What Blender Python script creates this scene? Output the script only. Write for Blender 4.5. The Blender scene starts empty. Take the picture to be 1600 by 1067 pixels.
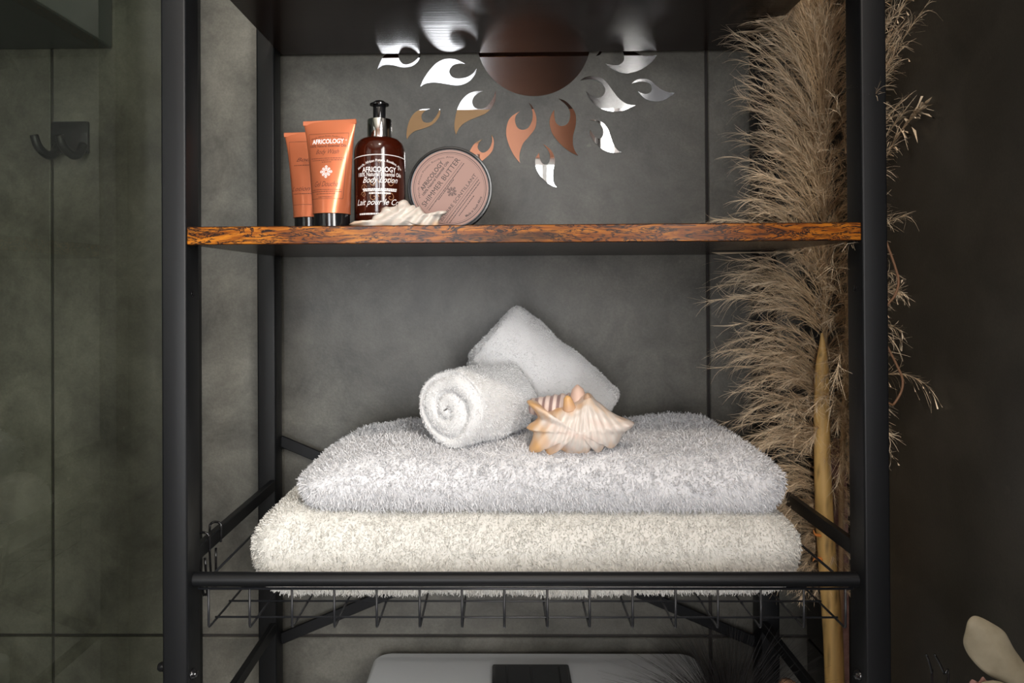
import bpy, bmesh, math, random
import numpy as np
from mathutils import Vector, Matrix
from mathutils.geometry import tessellate_polygon

random.seed(7); rng = np.random.default_rng(7)
C = bpy.context.scene.collection
SC = bpy.context.scene

# ------------------------------------------------------------------ camera
E = 1.25                       # eye height
yaw, roll, pit, cx0, cy0, FPX = -0.01512, -0.00572, -0.0062, 762.125, 439.159, 1200.0
c, s = math.cos(yaw), math.sin(yaw)
Xp = np.array([c, -s, 0.]); Yp = np.array([s, c, 0.]); Zp = np.array([0., 0., 1.])
c, s = math.cos(pit), math.sin(pit)
Dd = c*Yp - s*Zp; U0 = s*Yp + c*Zp
c, s = math.cos(roll), math.sin(roll)
Rr = c*Xp + s*U0; Up = c*U0 - s*Xp
cam_d = bpy.data.cameras.new('camera'); cam = bpy.data.objects.new('camera', cam_d); C.objects.link(cam)
m = Matrix.Identity(4)
for i in range(3):
    m[i][0], m[i][1], m[i][2] = Rr[i], Up[i], -Dd[i]
m[2][3] = E
cam.matrix_world = m
cam_d.sensor_width = 36; cam_d.lens = FPX/1600*36
cam_d.shift_x = (800-cx0)/1600; cam_d.shift_y = (cy0-533.5)/1600
cam_d.clip_start = .02
SC.camera = cam

def ray(px, py):
    return Rr*(px-cx0)/FPX - Up*(py-cy0)/FPX + Dd
def P(px, py, Y):              # measured point of the photograph at a known depth -> world
    d = ray(px, py); p = d*(Y/d[1]); return np.array([p[0], p[1], p[2]+E])

# ------------------------------------------------------------------ world, exposure, lights
SC.view_settings.view_transform = 'Standard'; SC.view_settings.look = 'None'
SC.view_settings.gamma = 1; SC.view_settings.use_curve_mapping = False
SC.view_settings.exposure = 0.0
w = bpy.data.worlds.new('world'); SC.world = w; w.use_nodes = True
bg = w.node_tree.nodes['Background']; bg.inputs[0].default_value = (.80, .90, 1, 1); bg.inputs[1].default_value = 2.2

RX, LX, BY, FY, CZ = .386, -1.45, .982, -1.70, 2.42     # right wall, left wall, back wall, front wall, ceiling
def area(name, loc, target, sx, sy, power, col):
    l = bpy.data.lights.new(name, 'AREA'); l.shape = 'RECTANGLE'; l.size = sx; l.size_y = sy
    l.energy = power; l.color = col
    o = bpy.data.objects.new(name, l); C.objects.link(o); o.location = loc
    o.rotation_euler = (Vector(target)-Vector(loc)).to_track_quat('-Z', 'Y').to_euler()
    return o
# daylight entering by the two windows (outside the openings)
area('window_daylight', (RX+.12, -.62, 1.62), (-1.5, -.62, 1.50), .98, .9, 62, (1, .96, .91))
area('window_daylight', (-.345, FY-.12, 1.24), (-.02, .9, 1.1), .51, 1.28, 30, (.97, .98, 1))
area('window_daylight', (.22, FY-.12, 1.73), (.22, .9, 1.6), .24, .26, 5, (.97, .98, 1))
# recessed ceiling lamp in front of the shelving
def spot(name, loc, target, power, col, ang, rad):
    l = bpy.data.lights.new(name, 'SPOT'); l.energy = power; l.color = col
    l.spot_size = math.radians(ang); l.spot_blend = .6; l.shadow_soft_size = rad
    o = bpy.data.objects.new(name, l); C.objects.link(o); o.location = loc
    o.rotation_euler = (Vector(target)-Vector(loc)).to_track_quat('-Z', 'Y').to_euler()
spot('downlight', (.05, -.25, CZ-.05), (.0, .70, 1.10), 27, (1, .88, .76), 75, .05)

# ------------------------------------------------------------------ materials
def newmat(name):
    mt = bpy.data.materials.new(name); mt.use_nodes = True
    nt = mt.node_tree; return mt, nt, nt.nodes['Principled BSDF']
def setb(b, **k):
    names = dict(col='Base Color', met='Metallic', rough='Roughness', spec='Specular IOR Level', coat='Coat Weight',
                 crough='Coat Roughness', trans='Transmission Weight', ior='IOR', sheen='Sheen Weight', aniso='Anisotropic')
    for q, v in k.items():
        b.inputs[names[q]].default_value = (*v, 1) if q == 'col' else v
def plain(name, col, rough=.5, **k):
    mt, nt, b = newmat(name); setb(b, col=col, rough=rough, **k); return mt
def node(nt, t, **k):
    n = nt.nodes.new(t)
    for q, v in k.items(): setattr(n, q, v)
    return n
def ramp(nt, fac, stops):
    r = node(nt, 'ShaderNodeValToRGB'); nt.links.new(fac, r.inputs[0])
    el = r.color_ramp.elements
    while len(el) < len(stops): el.new(.5)
    for e, (p, col) in zip(el, stops): e.position = p; e.color = (*col, 1)
    return r.outputs[0]
def noise(nt, vec, scale, detail=4, rough=.55, dist=0):
    n = node(nt, 'ShaderNodeTexNoise'); nt.links.new(vec, n.inputs['Vector'])
    n.inputs['Scale'].default_value = scale; n.inputs['Detail'].default_value = detail
    n.inputs['Roughness'].default_value = rough; n.inputs['Distortion'].default_value = dist
    return n.outputs[0]
def mapping(nt, scale=(1, 1, 1), loc=(0, 0, 0)):
    t = node(nt, 'ShaderNodeNewGeometry'); mp = node(nt, 'ShaderNodeMapping')
    nt.links.new(t.outputs['Position'], mp.inputs[0]); mp.inputs['Scale'].default_value = scale
    mp.inputs['Location'].default_value = loc
    return mp.outputs[0]
def mixc(nt, fac, a, b, mode='MIX'):
    n = node(nt, 'ShaderNodeMix', data_type='RGBA', blend_type=mode)
    for i, v in ((0, fac), (6, a), (7, b)):
        if hasattr(v, 'is_linked'): nt.links.new(v, n.inputs[i])
        elif isinstance(v, tuple): n.inputs[i].default_value = (*v, 1)
        else: n.inputs[i].default_value = v
    return n.outputs[2]
def bump(nt, b, h, strength, dist=.001):
    n = node(nt, 'ShaderNodeBump'); n.inputs['Strength'].default_value = strength; n.inputs['Distance'].default_value = dist
    nt.links.new(h, n.inputs['Height']); nt.links.new(n.outputs[0], b.inputs['Normal'])

def tile_mat(name, lo, hi, sc=1):
    mt, nt, b = newmat(name); v = mapping(nt)
    a0 = noise(nt, v, 3.4*sc, 7, .66, .7); a1 = noise(nt, v, 13*sc, 6, .7, .4)
    av = node(nt, 'ShaderNodeMath', operation='MULTIPLY_ADD'); nt.links.new(a1, av.inputs[0]); av.inputs[1].default_value = .45; avm = node(nt, 'ShaderNodeMath', operation='MULTIPLY'); nt.links.new(a0, avm.inputs[0]); avm.inputs[1].default_value = .55; nt.links.new(avm.outputs[0], av.inputs[2]); a = av.outputs[0]
    col = ramp(nt, a, [(.38, lo), (.51, tuple((x+y)/2 for x, y in zip(lo, hi))), (.62, hi)])
    f = noise(nt, v, 420, 2, .5)
    col = mixc(nt, .30, col, ramp(nt, f, [(.35, (.45,)*3), (.65, (.75,)*3)]), 'OVERLAY')
    sp = noise(nt, v, 55, 3, .6)
    col = mixc(nt, ramp(nt, sp, [(.68, (0,)*3), (.78, (.35,)*3)]), col, tuple(x*1.8 for x in hi))
    nt.links.new(col, b.inputs['Base Color']); b.inputs['Roughness'].default_value = .42
    bump(nt, b, f, .15, .0006)
    return mt
M = {}
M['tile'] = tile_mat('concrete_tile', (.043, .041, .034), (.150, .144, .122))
M['tile_side'] = tile_mat('shaded_concrete_tile', (.022, .020, .016), (.046, .042, .034))  # shade of the side wall is painted into this darker tile colour
M['grout'] = plain('grout', (.030, .026, .024), .9)
M['floor'] = tile_mat('floor_tile', (.09, .085, .08), (.16, .15, .14))
M['plaster'] = plain('plaster', (.62, .56, .50), .8)
M['copper_wall'] = plain('terracotta_paint', (.50, .22, .13), .6)
M['white_frame'] = plain('white_frame', (.75, .75, .73), .4)
def wood(name, strong):
    mt, nt, b = newmat(name)
    v = mapping(nt, (7, 12, 45)); v2 = mapping(nt, (15, 30, 75), (3, 1, 7)); v3 = mapping(nt, (2.2, 9, 20))
    a = noise(nt, v, 2.2, 6, .7, 1.4)
    d = noise(nt, v2, 1.6, 5, .65, 2.2)
    e = noise(nt, v3, 2.0, 3, .5)
    base = ramp(nt, a, [(.30, (.075, .020, .006)), (.46, (.22, .060, .004)), (.62, (.42, .145, .011)), (.8, (.25, .080, .008))])
    crack = ramp(nt, d, [(.445, (1,)*3), (.472, (.0,)*3), (.512, (0,)*3), (.540, (1,)*3)])
    blotch = ramp(nt, e, [(.36, (0,)*3), (.44, (1,)*3)])
    col = mixc(nt, crack, (.022, .010, .006), base)
    col = mixc(nt, blotch, mixc(nt, .75, col, (.020, .012, .008)), col)
    g = node(nt, 'ShaderNodeNewGeometry'); sx = node(nt, 'ShaderNodeSeparateXYZ'); nt.links.new(g.outputs['True Normal'], sx.inputs[0])
    # underside shade put into the colour: both faces painted darker than the edge banding
    ab0 = node(nt, 'ShaderNodeMath', operation='ABSOLUTE'); nt.links.new(sx.outputs[2], ab0.inputs[0])
    # the rear edge has no orange edge banding either
    ab = node(nt, 'ShaderNodeMath', operation='MAXIMUM'); nt.links.new(ab0.outputs[0], ab.inputs[0]); nt.links.new(sx.outputs[1], ab.inputs[1])
    vl = mapping(nt, (3, 260, 1)); ln = noise(nt, vl, 2.0, 3, .6)
    shade_and_bare = ramp(nt, ln, [(.3, (.012, .006, .004)), (.7, (.032, .015, .010))])
    col = mixc(nt, ab.outputs[0], col, shade_and_bare)
    nt.links.new(col, b.inputs['Base Color']); b.inputs['Roughness'].default_value = strong; b.inputs['Specular IOR Level'].default_value = .18
    vb = mapping(nt, (6, 420, 6)); hb = noise(nt, vb, 1.0, 2, .5)
    bump(nt, b, hb, .25, .0004)
    return mt
M['wood'] = wood('rustic_wood', .26)
M['wood_top'] = wood('rustic_wood_upper', .20)
mt, nt, b = newmat('black_powder_coat'); setb(b, col=(.006, .0065, .0075), rough=.44, spec=.30)
bump(nt, b, noise(nt, mapping(nt), 900, 2), .06, .0003); M['black'] = mt
M['wire'] = plain('black_wire', (.018, .019, .022), .35)
M['chrome'] = plain('chrome', (.86, .86, .87), .12, met=1)
M['mirror'] = plain('mirror_acrylic', (.93, .93, .94), .015, met=1)
M['mirror_edge'] = plain('mirror_edge', (.80, .85, .85), .15, met=.6)
M['glossblack'] = plain('gloss_black_plastic', (.008, .008, .009), .12, spec=.6)
M['jarblack'] = plain('satin_black_lid', (.012, .013, .014), .25)
M['amber'] = plain('amber_plastic', (.036, .0055, .0022), .13, spec=.5, coat=.15)
mt, nt, b = newmat('copper_tube'); setb(b, col=(.66, .19, .085), rough=.30, met=.5, coat=.35); b.inputs['Coat Roughness'].default_value = .12; M['tube'] = mt
M['label'] = plain('dusty_rose_label', (.30, .165, .130), .45)
M['ink'] = plain('dark_ink', (.035, .018, .014), .5)
M['inkbrown'] = plain('brown_ink', (.16, .045, .025), .5)
M['inkwhite'] = plain('white_ink', (.85, .83, .82), .5)
M['inkgold'] = plain('gold_ink', (.42, .25, .13), .4)
def towelmat(name, col):
    mt, nt, b = newmat(name); setb(b, col=col, rough=.95, spec=.1, sheen=.15); return mt
M['towel_white'] = towelmat('white_terry', (.77, .77, .785))
M['towel_cream'] = towelmat('cream_terry', (.75, .735, .69))
M['towel_roll'] = towelmat('bright_white_terry', (.86, .86, .86))
def attr_mat(name, rough=.5, **k):
    mt, nt, b = newmat(name); a = node(nt, 'ShaderNodeAttribute', attribute_name='Col')
    nt.links.new(a.outputs['Color'], b.inputs['Base Color']); setb(b, rough=rough, **k); return mt
M['shell'] = attr_mat('shell', .32, spec=.45)
M['pampas'] = attr_mat('pampas_fibre', .7, spec=.2)
M['stalk'] = attr_mat('dry_stalk', .55)
mt, nt, b = newmat('dried_leaf'); a = noise(nt, mapping(nt), 60, 4)
nt.links.new(ramp(nt, a, [(.3, (.20, .17, .11)), (.7, (.28, .245, .17))]), b.inputs['Base Color']); b.inputs['Roughness'].default_value = .6; M['leaf'] = mt
mt, nt, b = newmat('mauve_leaf'); a = noise(nt, mapping(nt), 90, 5, .7)
nt.links.new(ramp(nt, a, [(.35, (.22, .11, .09)), (.65, (.42, .25, .21))]), b.inputs['Base Color']); b.inputs['Roughness'].default_value = .7; M['mauve'] = mt
M['ceramic'] = plain('white_ceramic', (.74, .76, .77), .12, coat=.5)
M['vase'] = plain('dark_ceramic', (.04, .035, .03), .4)
M['vine'] = plain('brown_tendril', (.17, .085, .04), .6)
M['darkfibre'] = plain('black_fibre', (.012, .010, .010), .6)
mt, nt, b = newmat('tinted_glass'); nt.nodes.remove(b)
tr = node(nt, 'ShaderNodeBsdfTransparent'); tr.inputs[0].default_value = (.76, .79, .74, 1)
gl = node(nt, 'ShaderNodeBsdfGlossy'); gl.inputs['Roughness'].default_value = .01; gl.inputs[0].default_value = (.9, .95, .92, 1)
fr = node(nt, 'ShaderNodeFresnel'); fr.inputs[0].default_value = 1.5
mx = node(nt, 'ShaderNodeMixShader'); out = nt.nodes['Material Output']
geo = node(nt, 'ShaderNodeNewGeometry'); om = node(nt, 'ShaderNodeMath', operation='SUBTRACT'); om.inputs[0].default_value = 1; nt.links.new(geo.outputs['Backfacing'], om.inputs[1])
ml = node(nt, 'ShaderNodeMath', operation='MULTIPLY'); nt.links.new(om.outputs[0], ml.inputs[0]); nt.links.new(fr.outputs[0], ml.inputs[1])
nt.links.new(ml.outputs[0], mx.inputs[0]); nt.links.new(tr.outputs[0], mx.inputs[1]); nt.links.new(gl.outputs[0], mx.inputs[2]); nt.links.new(mx.outputs[0], out.inputs[0])
M['glass'] = mt
mt, nt, b = newmat('lamp_disc'); setb(b, col=(1, .9, .8)); b.inputs['Emission Color'].default_value = (1, .88, .74, 1); b.inputs['Emission Strength'].default_value = 6; M['lamp'] = mt

# ------------------------------------------------------------------ object helpers
WL = {}
def wloc(o): return WL.get(o.name, np.zeros(3)) if o else np.zeros(3)
def tag(o, label=None, cat=None, group=None, kind=None):
    for k, v in (('label', label), ('category', cat), ('group', group), ('kind', kind)):
        if v: o[k] = v
    return o
def thing(name, loc, label, cat, group=None):
    o = bpy.data.objects.new(name, None); C.objects.link(o); o.location = tuple(loc); o.empty_display_size = .02
    WL[o.name] = np.array(loc, float); return tag(o, label, cat, group)
def mk(name, V, F, mat, parent=None, smooth=True, col=None, sharp=None):
    """V world coordinates; origin at the parent (or at the base of the mesh when top-level)."""
    V = np.asarray(V, float)
    if parent is not None: org = wloc(parent); rel = 0
    else: org = np.array([*(V[:, :2].min(0)+V[:, :2].max(0))/2, V[:, 2].min()])
    me = bpy.data.meshes.new(name)
    if isinstance(F, np.ndarray):
        n, k = F.shape
        me.vertices.add(len(V)); me.vertices.foreach_set('co', (V-org).astype(np.float32).ravel())
        me.loops.add(n*k); me.loops.foreach_set('vertex_index', F.astype(np.int32).ravel())
        me.polygons.add(n); me.polygons.foreach_set('loop_start', np.arange(0, n*k, k, dtype=np.int32))
        me.update(calc_edges=True)
    else:
        me.from_pydata([tuple(v) for v in (V-org)], [], F)
    me.materials.append(mat)
    if smooth: me.polygons.foreach_set('use_smooth', np.ones(len(me.polygons), bool))
    if col is not None:
        a = me.color_attributes.new('Col', 'FLOAT_COLOR', 'POINT')
        cc = np.ones((len(V), 4), np.float32); cc[:, :3] = col; a.data.foreach_set('color', cc.ravel())
    if sharp: me.set_sharp_from_angle(angle=math.radians(sharp))
    me.validate(); me.update()
    o = bpy.data.objects.new(name, me); C.objects.link(o)
    if parent is not None: o.parent = parent
    else: o.location = tuple(org)
    WL[o.name] = org
    return o
def join(parts):
    V, F, n = [], [], 0
    for v, f in parts:
        V.append(np.asarray(v, float)); F += [tuple(int(i)+n for i in q) for q in f]; n += len(v)
    return np.vstack(V), F
def bbox(lo, hi, bev=0, seg=2):
    bm = bmesh.new(); bmesh.ops.create_cube(bm, size=1)
    lo = np.array(lo, float); hi = np.array(hi, float); lo, hi = np.minimum(lo, hi), np.maximum(lo, hi)
    for v in bm.verts: v.co = Vector((lo+hi)/2 + np.array(v.co)*(hi-lo))
    if bev: bmesh.ops.bevel(bm, geom=bm.edges[:], offset=bev, segments=seg, affect='EDGES', profile=.5)
    V = np.array([v.co[:] for v in bm.verts]); F = [tuple(v.index for v in f.verts) for f in bm.faces]; bm.free()
    return V, F
def rotz(V, a, c0):
    V = np.asarray(V)-c0; ca, sa = math.cos(a), math.sin(a)
    return np.stack([ca*V[:, 0]-sa*V[:, 1], sa*V[:, 0]+ca*V[:, 1], V[:, 2]], 1)+c0
def tube(path, r, n=8, cap=True):
    path = np.asarray(path, float); r = np.broadcast_to(r, (len(path),)).astype(float)
    V, F = [], []; prev = None
    for i, p in enumerate(path):
        t = path[min(i+1, len(path)-1)]-path[max(i-1, 0)]; t /= np.linalg.norm(t)+1e-12
        if prev is None:
            a = np.array([0, 0, 1.]) if abs(t[2]) < .9 else np.array([1., 0, 0])
        else: a = prev
        u = a-t*(a@t); u /= np.linalg.norm(u)+1e-12; prev = u; v = np.cross(t, u)
        for k in range(n):
            th = 2*math.pi*k/n; V.append(p+r[i]*(math.cos(th)*u+math.sin(th)*v))
    for i in range(len(path)-1):
        for k in range(n):
            a, b_ = i*n+k, i*n+(k+1) % n; F.append((a, b_, b_+n, a+n))
    if cap: F.append(tuple(range(n))[::-1]); F.append(tuple(range((len(path)-1)*n, len(path)*n)))
    return np.array(V), F
def lathe(prof, c0, n=48):
    V, F = [], []
    for r, z in prof:
        for k in range(n):
            th = 2*math.pi*k/n; V.append((c0[0]+r*math.cos(th), c0[1]+r*math.sin(th), c0[2]+z))
    for i in range(len(prof)-1):
        for k in range(n):
            a, b_ = i*n+k, i*n+(k+1) % n; F.append((a, b_, b_+n, a+n))
    F.append(tuple(range(n))[::-1]); F.append(tuple(range((len(prof)-1)*n, len(prof)*n)))
    return np.array(V), F
def catmull(pts, k=6, closed=False):
    pts = np.asarray(pts, float); n = len(pts); out = []
    for i in range(n if closed else n-1):
        if closed: p0, p1, p2, p3 = (pts[(i+j) % n] for j in (-1, 0, 1, 2))
        else: p0, p1, p2, p3 = pts[max(i-1, 0)], pts[i], pts[i+1], pts[min(i+2, n-1)]
        for j in range(k):
            t = j/k; out.append(.5*((2*p1)+(-p0+p2)*t+(2*p0-5*p1+4*p2-p3)*t*t+(-p0+3*p1-3*p2+p3)*t**3))
    if not closed: out.append(pts[-1])
    return np.array(out)
def vnoise(p, f, seed=0):      # smooth pseudo noise in -1..1, vectorised
    r = np.random.default_rng(seed); o = 0
    for k in range(5):
        d = r.normal(size=3); d /= np.linalg.norm(d); o = o+np.sin((p@d)*f*(1+.35*k)*6.283+r.uniform(0, 6.28))
    return o/3.2

# ------------------------------------------------------------------ room shell
XL, XR, D1, D2 = -.29897, .33891, .674, .94211
zs = E+.05372; zt = E+.29516; zr = E-.26287; zj = E-.44679
jx0 = P(81, 500, BY)[0]; jx1 = P(1107, 500, BY)[0]; TW = jx1-jx0
G = .0018
def wall_tiles(name, axis, plane, out, lo, hi, joints_a, joints_z, mat, holes=()):
    """backing slab + tiles in front of it; axis 'x' = wall along X at y=plane, axis 'y' = wall along Y at x=plane"""
    def box(a0, a1, z0, z1, d0, d1, bev):
        if axis == 'x': return bbox((a0, plane+out*d0, z0), (a1, plane+out*d1, z1), bev, 1)
        return bbox((plane+out*d0, a0, z0), (plane+out*d1, a1, z1), bev, 1)
    base = []
    if holes:
        h = holes[0]
        for r_ in ((lo[0], h[0], lo[1], hi[1]), (h[1], hi[0], lo[1], hi[1]), (h[0], h[1], lo[1], h[2]), (h[0], h[1], h[3], hi[1])):
            base.append(box(*r_, .004, .10, 0))
    else: base.append(box(lo[0], hi[0], lo[1], hi[1], .004, .10, 0))
    V, F = join(base); wobj = mk(name, V, F, M['grout'], None, False); wobj['kind'] = 'structure'
    A = sorted([lo[0], *[j for j in joints_a if lo[0] < j < hi[0]], hi[0]]); Z = sorted([lo[1], *joints_z, hi[1]])
    for i in range(len(A)-1):
        for k in range(len(Z)-1):
            a0, a1, z0, z1 = A[i]+G, A[i+1]-G, Z[k]+G, Z[k+1]-G
            if holes:
                h = holes[0]
                if a0 < h[1] and a1 > h[0] and z0 < h[3] and z1 > h[2]:
                    for q in ((a0, h[0], z0, z1), (h[1], a1, z0, z1), (max(a0, h[0]), min(a1, h[1]), z0, h[2]), (max(a0, h[0]), min(a1, h[1]), h[3], z1)):
                        if q[1]-q[0] > .03 and q[3]-q[2] > .03:
                            V, F = box(*q, 0, .006, .0012); mk('tile', V, F, mat, wobj, False)
                    continue
            V, F = box(a0, a1, z0, z1, 0, .006, .0012); mk('tile', V, F, mat, wobj, False)
    return wobj
zz = [zj, zj+.84]
wall_tiles('wall_back', 'x', BY, 1, (LX-.1, 0), (RX+.09, CZ), [jx0-TW, jx0, jx1], zz, M['tile'])
W1 = (-1.12, -.14, 1.16, 2.06)
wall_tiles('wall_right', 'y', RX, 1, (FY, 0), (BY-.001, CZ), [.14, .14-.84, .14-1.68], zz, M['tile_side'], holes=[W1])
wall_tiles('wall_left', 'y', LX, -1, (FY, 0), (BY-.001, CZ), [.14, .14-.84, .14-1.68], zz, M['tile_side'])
W2 = (-.60, -.09, .60, 1.88)
W3 = (.10, .34, 1.60, 1.86)
pcs = [bbox((LX-.1, FY-.1, 0), (W2[0], FY, CZ)), bbox((W2[1], FY-.1, 0), (W3[0], FY, CZ)), bbox((W3[1], FY-.1, 0), (RX+.1, FY, CZ)),
       bbox((W3[0], FY-.1, 0), (W3[1], FY, W3[2])), bbox((W3[0], FY-.1, W3[3]), (W3[1], FY, CZ)),
       bbox((W2[0], FY-.1, 0), (W2[1], FY, W2[2])), bbox((W2[0], FY-.1, W2[3]), (W2[1], FY, CZ))]
V, F = join(pcs); mk('wall_front', V, F, M['copper_wall'], None, False)['kind'] = 'structure'
V, F = bbox((LX-.1, FY-.1, -.1), (RX+.1, BY+.1, 0)); fl = mk('floor', V, F, M['floor'], None, False); fl['kind'] = 'structure'
V, F = bbox((LX-.1, FY-.1, CZ), (RX+.1, BY+.1, CZ+.1)); mk('ceiling', V, F, M['plaster'], None, False)['kind'] = 'structure'
def window(name, axis, plane, out, h):
    def bx(a0, a1, z0, z1, d0, d1):
        return bbox((a0, plane+out*d0, z0), (a1, plane+out*d1, z1), .003, 1) if axis == 'x' else bbox((plane+out*d0, a0, z0), (plane+out*d1, a1, z1), .003, 1)
    a0, a1, z0, z1 = h; t = .035; mid = (a0+a1)/2
    V, F = join([bx(a0, a0+t, z0, z1, .02, .07), bx(a1-t, a1, z0, z1, .02, .07), bx(a0+t, a1-t, z0, z0+t, .02, .07), bx(a0+t, a1-t, z1-t, z1, .02, .07)])
    o = mk(name, V, F, M['white_frame'], None, False); o['kind'] = 'structure'
    V, F = bx(mid-.014, mid+.014, z0+t, z1-t, .025, .065); mk('mullion', V, F, M['white_frame'], o, False)
window('window_1', 'y', RX, 1, W1); window('window_2', 'x', FY, -1, W2); window('window_3', 'x', FY, -1, W3)

V, F = bbox((-.75, FY+.001, 1.93), (-.03, FY+.07, 2.24), .004, 1); mk('trim_1', V, F, plain('brown_pelmet', (.20, .12, .055), .5), None, False)['kind'] = 'structure'
# recessed lamp
t = thing('ceiling_lamp', (.05, -.25, CZ), 'round recessed downlight in the ceiling in front of the shelving', 'lamp')
V, F = lathe([(.05, -.012), (.055, -.008), (.055, -.0005)], (.05, -.25, CZ), 32); mk('rim', V, F, M['white_frame'], t, True, sharp=40)

# ------------------------------------------------------------------ shelving rack
rack = thing('shelving_rack', ((XL+XR)/2, (D1+BY)/2, 0), 'black metal shelving rack with rustic wood boards and a wire basket', 'shelf')
PW, PD = .0225, .030
ZT = 1.86
post_x = (XL, XR-PW)
for x in post_x:
    for y in (D1, D2):
        V, F = bbox((x, y, .012), (x+PW, y+PD, ZT), .0022, 3); po = mk('post', V, F, M['black'], rack, True, sharp=50)
        V, F = lathe([(.011, 0), (.012, .004), (.009, .013)], (x+PW/2, y+PD/2, 0), 20); mk('foot', V, F, M['glossblack'], po, True, sharp=40)
def bolt(px, py, X, side, parent=rack, r=.0042):
    d = ray(px, py); q = d*(X/d[0]); y, z = q[1], q[2]+E
    prof = [(r*1.15, 0), (r*1.15, .0012), (r*.95, .0022), (r*.75, .0042), (r*.3, .0050)]
    V, F = lathe(prof, (0, 0, 0), 16); V = np.stack([V[:, 2]*side+X, V[:, 1]+y, V[:, 0]+z], 1)
    mk('bolt', V, F, M['glossblack'], parent, True, sharp=40)
bolt(300, 1053, XL+PW, 1); bolt(1343, 1055, XR-PW, -1)
V, F = lathe([(.0055, 0), (.0055, .002), (.0042, .003), (.0042, .007), (.003, .009)], (0, 0, 0), 18)
V = np.stack([-V[:, 2]+XL, V[:, 1]+D1+.013, V[:, 0]+P(255, 1053, D1)[2]], 1); mk('bolt', V, F, M['glossblack'], rack, True, sharp=40)
q = P(252, 962, D1+.02); V, F = tube([(XL+.001, D1+.016, q[2]-.008), (XL-.004, D1+.020, q[2]+.006)], .0022, 8); mk('peg', V, F, M['glossblack'], rack)
for (px, py, X) in ((301, 459, XL+PW), (1336, 451, XR-PW)):
    d = ray(px, py); qq = d*(X/d[0]); sd = 1 if X < 0 else -1
    V, F = lathe([(.0022, 0), (.0030, .0005), (.0033, .0001)], (0, 0, 0), 14); V = np.stack([V[:, 2]*sd+X, V[:, 1]+qq[1], V[:, 0]+qq[2]+E], 1)
    mk('hole_rim', V, F, M['glossblack'], rack)
# boards
TH = .0160
def board(z, mat, top):
    V, F = bbox((XL+PW+.0004, D1+.0005, z-TH), (XR-PW-.0004, D2+PD-.001, z), .0008, 1)
    o = mk('shelf_board', V, F, mat, rack, False); return o
board(zs, M['wood'], False); board(zt+TH, M['wood_top'], True)
# side bars, rails
def bar(p, q, wv, hv, name='bar'):
    p = np.array(p, float); q = np.array(q, float); d = q-p; L = np.linalg.norm(d); d /= L
    up = np.array([0, 0, 1.]); u = up-d*(up@d); u /= np.linalg.norm(u); v = np.cross(d, u)
    V, F = bbox((0, -wv/2, -hv/2), (L, wv/2, hv/2), .0008, 1)
    V = p+V[:, :1]*d+V[:, 1:2]*v+V[:, 2:3]*u
    return mk(name, V, F, M['black'], rack, True, sharp=40)
def zat(px, py, X):
    d = ray(px, py); return (d*(X/d[0]))[2]+E
for X, (a, b_), (c_, d_) in ((XL+PW-.004, (330, 843), (390, 1037)), (XR-PW+.004, (1290, 822), (1240, 1037))):
    bar((X, D1+PD-.001, zat(a, b_, X)), (X, D2+.001, zat(a, b_, X)), .007, .0135, 'side_bar')
    bar((X, D1+PD-.001, zat(c_, d_, X)), (X, D2+.001, zat(c_, d_, X)), .007, .0135, 'side_bar')
    bar((X, D1+PD-.001, .12), (X, D2+.001, .12), .007, .0135, 'side_bar')
    bar((X, D1+PD-.001, ZT-.03), (X, D2+.001, ZT-.03), .007, .0135, 'side_bar')
yb = D2+PD-.004
za = P(442, 688, yb)[2]; zb = P(445, 990, yb)[2]
bar((XL+PW-.002, yb, za), (XR-PW+.002, yb, zb-.01), .003, .014, 'cross_brace')
bar((XL+PW-.002, yb-.0035, zb-.005), (XR-PW+.002, yb-.0035, za), .003, .014, 'cross_brace')
RRa = .0064; yr = D1+.016
V, F = tube([(XL+PW-.001, yr, zr), (XL+PW+.004, yr, zr), (XR-PW-.004, yr, zr), (XR-PW+.001, yr, zr)], RRa, 24)
mk('front_rail', V, F, M['black'], rack, True, sharp=50)
# wire basket
pf = P(800, 980, .690); zfl = pf[2]; yfb = .690; wr = .0011; yback = .925
basket_z = zr-RRa-.0020
V, F = tube([(XL+PW+.004, yfb, basket_z), (XR-PW-.004, yfb, basket_z)], wr*1.15, 8); basket = mk('basket', V, F, M['wire'], rack)
xs = [P(p_, 950, yfb)[0] for p_ in (327, 391, 457, 523, 589, 656, 722, 788, 855, 921, 988, 1055, 1121, 1188, 1255, 1320)]
for x in xs:
    V, F = tube([(x, yfb-.0015, basket_z), (x, yfb-.0015, zfl+.002), (x, yfb, zfl+.0004), (x, yfb+.003, zfl), (x, yback-.002, zfl), (x, yback, zfl+.002), (x, yback, basket_z)], wr, 6)
    mk('wire', V, F, M['wire'], basket)
for y in (.707, .743, .779, .815, .851, .887):
    V, F = tube([(xs[0]-.001, y, zfl+wr*1.6), (xs[-1]+.001, y, zfl+wr*1.6)], wr*.9, 6); mk('wire', V, F, M['wire'], basket)
V, F = tube([(XL+PW+.004, yback, basket_z), (XR-PW-.004, yback, basket_z)], wr*1.15, 8); mk('wire', V, F, M['wire'], basket)
for x in (XL+PW+.004, XR-PW-.004):
    V, F = tube([(x, yfb, basket_z), (x, yback, basket_z)], wr*1.15, 8); mk('wire', V, F, M['wire'], basket)
bar((XL+PW-.002, D2+.006, basket_z), (XR-PW+.002, D2+.006, basket_z), .004, .010, 'rear_rail')

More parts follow.
